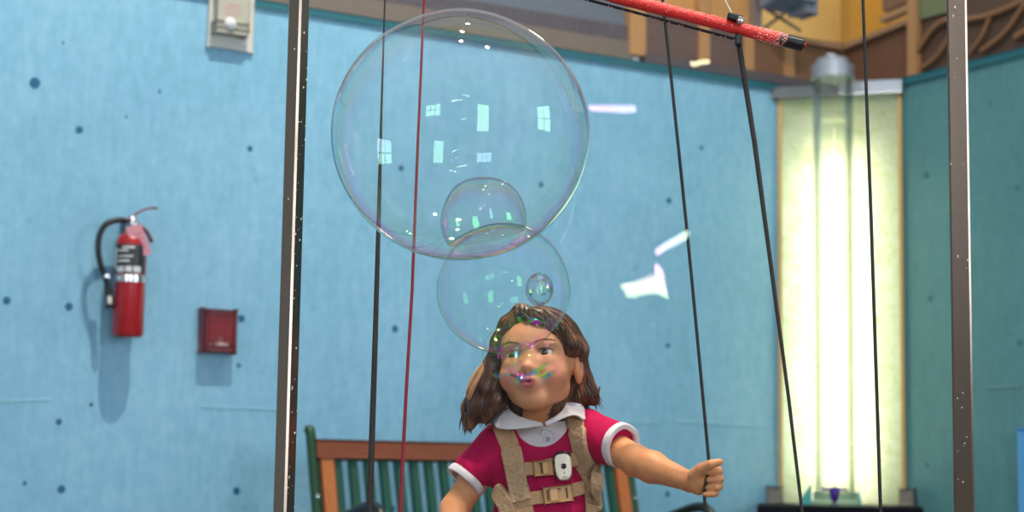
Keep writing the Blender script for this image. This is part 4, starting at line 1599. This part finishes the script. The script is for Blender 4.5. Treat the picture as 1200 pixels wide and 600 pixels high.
# white pull string
M_STRING = mat('white_string', (214, 206, 196), 0.7)
s0 = P(857, 15, FY - 0.05)
s1 = P(843, -6, FY - 0.03)
s1 = s0 + (s1 - s0) * ((2.129 - s0.z) / (s1.z - s0.z))
s1.y = FY - 0.005
o = obj('pull_string', tube([s0, s0.lerp(s1, 0.5), s1], 0.0016, 8), M_STRING, None, True)
tag(o, 'thin white string pulling up the red bar at its black clamp', 'string')


def cord(px_pts, ys, rads, m, name, label, zt=None, zb=0.322, seg=10, nm=8):
    pts = [P(x, y, Y) for (x, y), Y in zip(px_pts, ys)]
    if zt is not None:
        d = pts[0] - pts[1]
        pts.insert(0, pts[0] + d * ((zt - pts[0].z) / d.z))
        rads = [rads[0]] + list(rads)
    d = pts[-1] - pts[-2]
    pts.append(pts[-1] + d * ((zb - pts[-1].z) / d.z))
    rads = list(rads) + [rads[-1]]
    bm = tube(pts, rads, seg)
    o = obj(name, bm, m, None, True)
    tag(o, label, 'cord')
    return o


K = FY / 2080
M_CORD = mat('black_cord', (18, 20, 22), 0.5, var=0.2, vscale=300)
M_CORDG = mat('worn_black_rope', (46, 42, 40), 0.6, var=0.5, vscale=260, bump=0.4, bscale=500)
M_CORDR = mat('dark_red_cord', (150, 22, 44), 0.5, var=0.2, vscale=200)
cord([(451, 0), (447, 130), (444, 250), (439, 420), (433, 600)], [FY] * 5, [1.0 * K, 1.4 * K, 2.6 * K, 3.4 * K, 3.9 * K], M_CORDG, 'guide_rope',
     'dark grey rope thickening downwards, leftmost of the hanging cords', 2.129)
cord([(497, 0), (490, 160), (483, 340), (476, 460), (469, 600)], [FY - 0.01] * 5, [1.5 * K, 1.7 * K, 1.9 * K, 2.1 * K, 2.4 * K], M_CORDR, 'red_cord',
     'thin dark red cord hanging in front of the big bubble and bench', 2.129)
cord([(866, 52), (884, 165), (906, 330), (924, 465), (940, 600)], [FY - 0.03] * 5, [3.4 * K, 3.0 * K, 2.4 * K, 2.1 * K, 1.9 * K], M_CORDG, 'edge_rope',
     'thick black rope hanging from the clamp near the end of the red bar')
cord([(1011, -6), (1021, 260), (1032, 600)], [FY + 0.02] * 3, [1.9 * K, 2.1 * K, 2.1 * K], M_CORD, 'black_cord',
     'thin black cord hanging in front of the glowing corner panel', 2.129)
hc = HAND_CORD
pts = hc
bm = tube(pts, [2.0 * K] * len(pts), 10)
o = obj('hand_cord', bm, M_CORD, None, True)
tag(o, 'thin black cord gripped in the child\'s fist', 'cord')

# ------------------------------------------------------------------ soap film and bubbles
def ellipsoid(name, px, py, Y, rx, ry, m, label, group=None, seg=96, rings=64, wob=0.0, seed=0.0, depth=None, cat='bubble', bowl=False):
    c = P(px, py, Y)
    k = Y / 2080
    bm = bmesh.new()
    bmesh.ops.create_uvsphere(bm, u_segments=seg, v_segments=rings, radius=1.0)
    for v in bm.verts:
        d = v.co.normalized()
        s = 1 + wob * mnoise.noise(d * 1.6 + Vector((seed, seed, 0)))
        if bowl and d.z < -0.12 + 0.28 * d.x - 0.30 * (d.x * d.x + d.y * d.y):
            d = Vector((d.x, d.y, -0.12 + 0.28 * d.x - 0.30 * (d.x * d.x + d.y * d.y)))
        v.co = c + Vector((d.x * rx * k, d.y * (depth if depth else (rx + ry) / 2) * k, d.z * ry * k)) * s
    o = obj(name, bm, m, None, True)
    tag(o, label, cat, group)
    return o


GRP = 'soap bubbles'
ellipsoid('soap_bubble', 539.5, 158.5, 2.66, 153.5, 149.5, soap_mat('soap_skin_large', 0.045, 0.85, 3.2, 1.6, 3.0, 1.1, 0.48, seed=0.8, grav=3.0), 'largest soap bubble, as wide as a beach ball, floating above the child', GRP, wob=0.012, seed=1.0)
ellipsoid('soap_bubble', 567, 259, 2.64, 51, 53, soap_mat('soap_skin_dome', 0.06, 0.75, 2.4, 1.6, 7.0, 1.0, 0.75, seed=3.0, grav=6), 'small blue-violet bubble enclosed in the bottom of the largest bubble', GRP, 96, 96, 0.05, 2.0, bowl=True)
ellipsoid('soap_bubble', 590, 338, 2.92, 78, 77, soap_mat('soap_skin_blown', 0.03, 0.65, 3.6, 1.6, 5.0, 1.0, 0.75, seed=5.0, grav=4), 'faint turquoise bubble hanging under the largest one, behind the tiny bubble', GRP, 80, 56, 0.03, 4.0)
ellipsoid('soap_bubble', 632, 339, 2.60, 16.5, 19.5, soap_mat('soap_skin_tiny', 0.12, 0.60, 2.2, 1.2, 45.0, 2.6, sat=0.95, patch=0.5, pscale=45, seed=7.0, grav=25), 'tiny rainbow bubble just above the child\'s hair', GRP, 48, 32, 0.03, 6.0)
ellipsoid('soap_bubble', 613, 413, 2.93, 48, 42, soap_mat('soap_skin_face', 0.02, 0.03, 3.0, 0.6, 16.0, 2.6, sat=1.0, patch=0.70, pscale=22, seed=4.0, grav=9), 'rainbow flecked bubble being blown in front of the child\'s face', GRP, 64, 48, 0.05, 8.0)

# flat film stretched between the red cord, the bar and the thick rope
M_FILM = soap_mat('soap_film_sheet', 0.035, 0.25, 3.0, 1.0, 2.5, 2.0, sat=0.5, seed=2.0, grav=3.0)
bm = bmesh.new()
nu, nv = 90, 110
grid = []
for j in range(nv + 1):
    fv = j / nv
    row = []
    for i in range(nu + 1):
        fu = i / nu
        y = -52 + 700 * fv
        L = P(497 - 28 * (y / 600), y, FY - 0.020)
        yr_ = 50 + (648 - 50) * fv
        Rr = P(866 + 75 * (yr_ - 50) / 550, yr_, FY - 0.020)
        p = L.lerp(Rr, fu)
        e = min(1, 6 * fu * (1 - fu)) * min(1, 6 * fv * (1 - fv))
        p.y += e * 0.0015 * mnoise.noise(Vector((p.x * 3.2, 0.3, p.z * 3.2))) + e * 0.0003 * mnoise.noise(Vector((p.x * 11, 3.3, p.z * 11)))
        row.append(bm.verts.new(p))
    grid.append(row)
for j in range(nv):
    for i in range(nu):
        bm.faces.new((grid[j][i], grid[j][i + 1], grid[j + 1][i + 1], grid[j + 1][i]))
o = obj('soap_film', bm, M_FILM, None, True)
tag(o, 'clear sheet of soap film hanging between the red bar and the cords', 'soap film')

# ------------------------------------------------------------------ light
wd_ = bpy.data.worlds.new('hall')
SC.world = wd_
wd_.use_nodes = True
wd_.node_tree.nodes['Background'].inputs[0].default_value = (0.80, 0.92, 1.0, 1)
wd_.node_tree.nodes['Background'].inputs[1].default_value = 0.40
M_LAMPB = mat('black_lamp_housing', (26, 26, 28), 0.4)


def spotlamp(loc, target, energy, size_deg=70, blend=0.6, rad_=0.05, color=(1, 0.87, 0.71), glow=60.0, label='', lens=0.05):
    loc = Vector(loc)
    d = (Vector(target) - loc).normalized()
    L = bpy.data.lights.new('spot', 'SPOT')
    L.energy = energy
    L.spot_size = math.radians(size_deg)
    L.spot_blend = blend
    L.shadow_soft_size = rad_
    L.color = color
    lo = bpy.data.objects.new('spot', L)
    COL.objects.link(lo)
    lo.location = loc + d * 0.03
    lo.rotation_euler = d.to_track_quat('-Z', 'Y').to_euler()
    t = thing('ceiling_spotlight', label, 'lamp', loc, 'ceiling spotlights')
    obj('housing', lathe(loc - d * 0.14, d, [(0, 0), (lens * 0.9, 0.0), (lens * 1.15, 0.03), (lens * 1.25, 0.15), (lens * 1.1, 0.15), (lens * 1.05, 0.03), (0, 0.02)], 24), M_LAMPB, t, True)
    obj('lens', lathe(loc - d * 0.02, d, [(0, 0), (lens, 0.0), (lens, 0.006), (0, 0.01)], 24), mat('lit_lens_%d' % glow, (255, 250, 240), emis=(255, 250, 240), estr=glow), t)
    obj('stem', tube([loc - d * 0.1, Vector((loc.x, loc.y, 4.31))], 0.008, 8), M_LAMPB, t)
    return t


ZL = 6.0
# wall washer and fill lamps on the tracks
for tt, off, e, ang in ((0.22, 2.35, 740, 100), (2.35, 2.0, 110, 55)):
    src = W(tt, off, ZL)
    spotlamp(src, W(tt - 0.03, 0.0, 1.2), e, ang, 1.0, 0.05, label='black spotlight high on the track aimed at the %s of the blue wall' % ('left half' if tt < 1 else 'right half'), lens=0.1)
BC = P(539.5, 158.5, 2.66)
spotlamp((BC.x, BC.y - 0.95, ZL), (0.05, 3.3, 0.9), 420, 40, 1.0, 0.06, glow=40, lens=0.11, label='black spotlight over the big bubble, nearer the photographer')
spotlamp((BC.x + 0.03, BC.y + 0.12, ZL), (0.1, 3.5, 0.9), 260, 40, 1.0, 0.06, glow=40, lens=0.11, label='black spotlight straight above the big bubble')
spotlamp((1.3, 1.6, ZL), (0.1, 3.2, 1.0), 460, 40, 1.0, 0.08, glow=40, lens=0.11, label='black spotlight to the right of the steel stand, aimed at the child')
bm = bmesh.new()
add_box(bm, Vector((0.1, 3.0, 6.33)), (0.05, 7.5, 0.05))
add_box(bm, (W(0.8, 2.2, 6.33)), (4.6, 0.05, 0.05), WAX)
add_box(bm, Vector((0.7, 1.6, 6.33)), (1.5, 0.05, 0.05))
struct(obj('trim_90', bm, M_LAMPB))
# the hall behind the photographer: plain walls, plus bright windows and lamps added for reflections
M_HALL = mat('hall_wall_paint', (168, 160, 154), 0.8, var=0.06)
struct(obj('wall_front', box(Vector((0.4, -5.05, 3.2)), (10.6, 0.1, 6.4)), M_HALL))
struct(obj('wall_side', box(Vector((5.75, -0.6, 3.2)), (0.1, 8.9, 6.4)), M_HALL))
M_PANE = mat('lit_glint_pane', (235, 245, 255), 0.2, emis=(235, 244, 255), estr=10.0)
M_WFRAME = mat('window_frame_paint', (220, 218, 212), 0.5)


def glint_window(name, c, ax, w, h, nx, nz):  # lit panes added out of view for glints in bubble and posts
    o = struct(obj(name, box(c, (w, 0.02, h), (ax[0], ax[1], ZV)), M_PANE))
    bm = bmesh.new()
    for k in range(nx + 1):
        add_box(bm, c + ax[0] * (w * (k / nx - 0.5)) + ax[1] * 0.02, (0.07, 0.06, h + 0.07), (ax[0], ax[1], ZV))
    for k in range(nz + 1):
        add_box(bm, c + ZV * (h * (k / nz - 0.5)) + ax[1] * 0.02, (w + 0.07, 0.06, 0.07), (ax[0], ax[1], ZV))
    obj('window_frame', bm, M_WFRAME, o)


XV, YV = Vector((1, 0, 0)), Vector((0, 1, 0))
glint_window('glint_window_1', Vector((-3.0, -4.98, 3.1)), (XV, YV), 2.0, 1.5, 3, 2)
glint_window('glint_window_2', Vector((5.68, 1.2, 2.4)), (YV, -XV), 1.6, 1.8, 2, 2)
glint_window('glint_window_3', Vector((3.03, -4.98, 2.3)), (XV, YV), 1.5, 3.4, 1, 1)
M_TUBEH = mat('lit_glint_strip', (255, 250, 244), emis=(255, 250, 244), estr=26.0)
for cx, cz, L_, a_ in ((-0.2, 4.3, 1.3, 8), (0.9, 5.1, 0.9, -14)):  # strips added out of view to put streaks in the bubble
    c = Vector((cx, -4.945, cz))
    x, z = Vector((math.cos(math.radians(a_)), 0, math.sin(math.radians(a_)))), Vector((-math.sin(math.radians(a_)), 0, math.cos(math.radians(a_))))
    t = thing('bubble_glint_strip', 'lit strip added high on the unseen hall wall for bubble glints, %s' % {-0.2: 'the lower one', 0.9: 'the upper one'}[cx], 'lamp', c)
    obj('backplate', box(c - YV * 0.03, (L_ + 0.1, 0.05, 0.16), (x, YV, z), 0.01), M_LAMPB, t)
    obj('lamp_tube', box(c + YV * 0.03, (L_, 0.07, 0.10), (x, YV, z), 0.03), M_TUBEH, t)
M_TUBEL = mat('lit_film_glint', (255, 252, 246), emis=(255, 252, 246), estr=26.0)


def film_glint_lamp(px, py, L, Hh, ang, label):  # unseen lamps added so the film mirrors them as bright patches
    yl = -4.95
    p_ = P(px, py, 2 * 2.928 - yl)
    c = Vector((p_.x, yl, p_.z))
    a = math.radians(ang)
    x, z = Vector((math.cos(a), 0, math.sin(a))), Vector((-math.sin(a), 0, math.cos(a)))
    t = thing('film_glint_lamp', label, 'lamp', c)
    obj('backplate', box(c - YV * 0.02, (L + 0.08, 0.05, Hh + 0.06), (x, YV, z), 0.01), M_LAMPB, t)
    obj('lamp_shade', box(c + YV * 0.02, (L, 0.04, Hh), (x, YV, z), 0.015), M_TUBEL, t)


film_glint_lamp(738, 334, 0.36, 0.09, 16, 'tilted lit batten lamp added for a film reflection, lowest on the wall behind the photographer')
film_glint_lamp(774, 322, 0.09, 0.16, -8, 'short upright lit lamp added for a film reflection, beside the tilted batten lamp')
film_glint_lamp(786, 283, 0.16, 0.05, 24, 'small tilted lit lamp added for a film reflection, above the batten lamp')
film_glint_lamp(710, 127, 0.22, 0.035, 6, 'narrow lit lamp added for a film reflection, high on the wall behind the photographer')
film_glint_lamp(820, 78, 0.16, 0.04, 20, 'narrow lit lamp added for a film reflection, topmost on the wall behind the photographer')
pt = bpy.data.lights.new('orange_wall_fill', 'POINT')  # unseen fill light added to brighten the orange walls
pt.energy = 9
pt.color = (1.0, 0.86, 0.66)
pt.shadow_soft_size = 0.12
po_ = bpy.data.objects.new('orange_wall_fill', pt)
COL.objects.link(po_)
po_.location = W(T_C - 0.35, -0.62, 3.75)
# lamp inside the corner light panel
ar = bpy.data.lights.new('panel_lamp', 'AREA')
ar.shape = 'RECTANGLE'
ar.size, ar.size_y = 0.14, 1.35
ar.energy = 8.5
ar.color = (1.0, 0.96, 0.90)
ao = bpy.data.objects.new('panel_lamp', ar)
COL.objects.link(ao)
ao.location = PP(PWID * 0.48, -0.10, 1.45)
ao.rotation_euler = Matrix((PU, PN.cross(PU) * 0 + ZV, PU.cross(ZV))).transposed().to_euler()
if (ao.rotation_euler.to_matrix() @ Vector((0, 0, -1))).dot(PN) < 0:
    ao.rotation_euler = Matrix((-PU, ZV, (-PU).cross(ZV))).transposed().to_euler()

SC.view_settings.view_transform = 'Standard'
SC.view_settings.look = 'None'
SC.view_settings.gamma = 1.0
SC.view_settings.use_curve_mapping = False
SC.view_settings.exposure = 0.28
SC.cycles.transparent_max_bounces = 24
SC.cycles.max_bounces = 10
SC.cycles.sample_clamp_indirect = 6.0
SC.cycles.caustics_reflective = False
SC.cycles.caustics_refractive = False
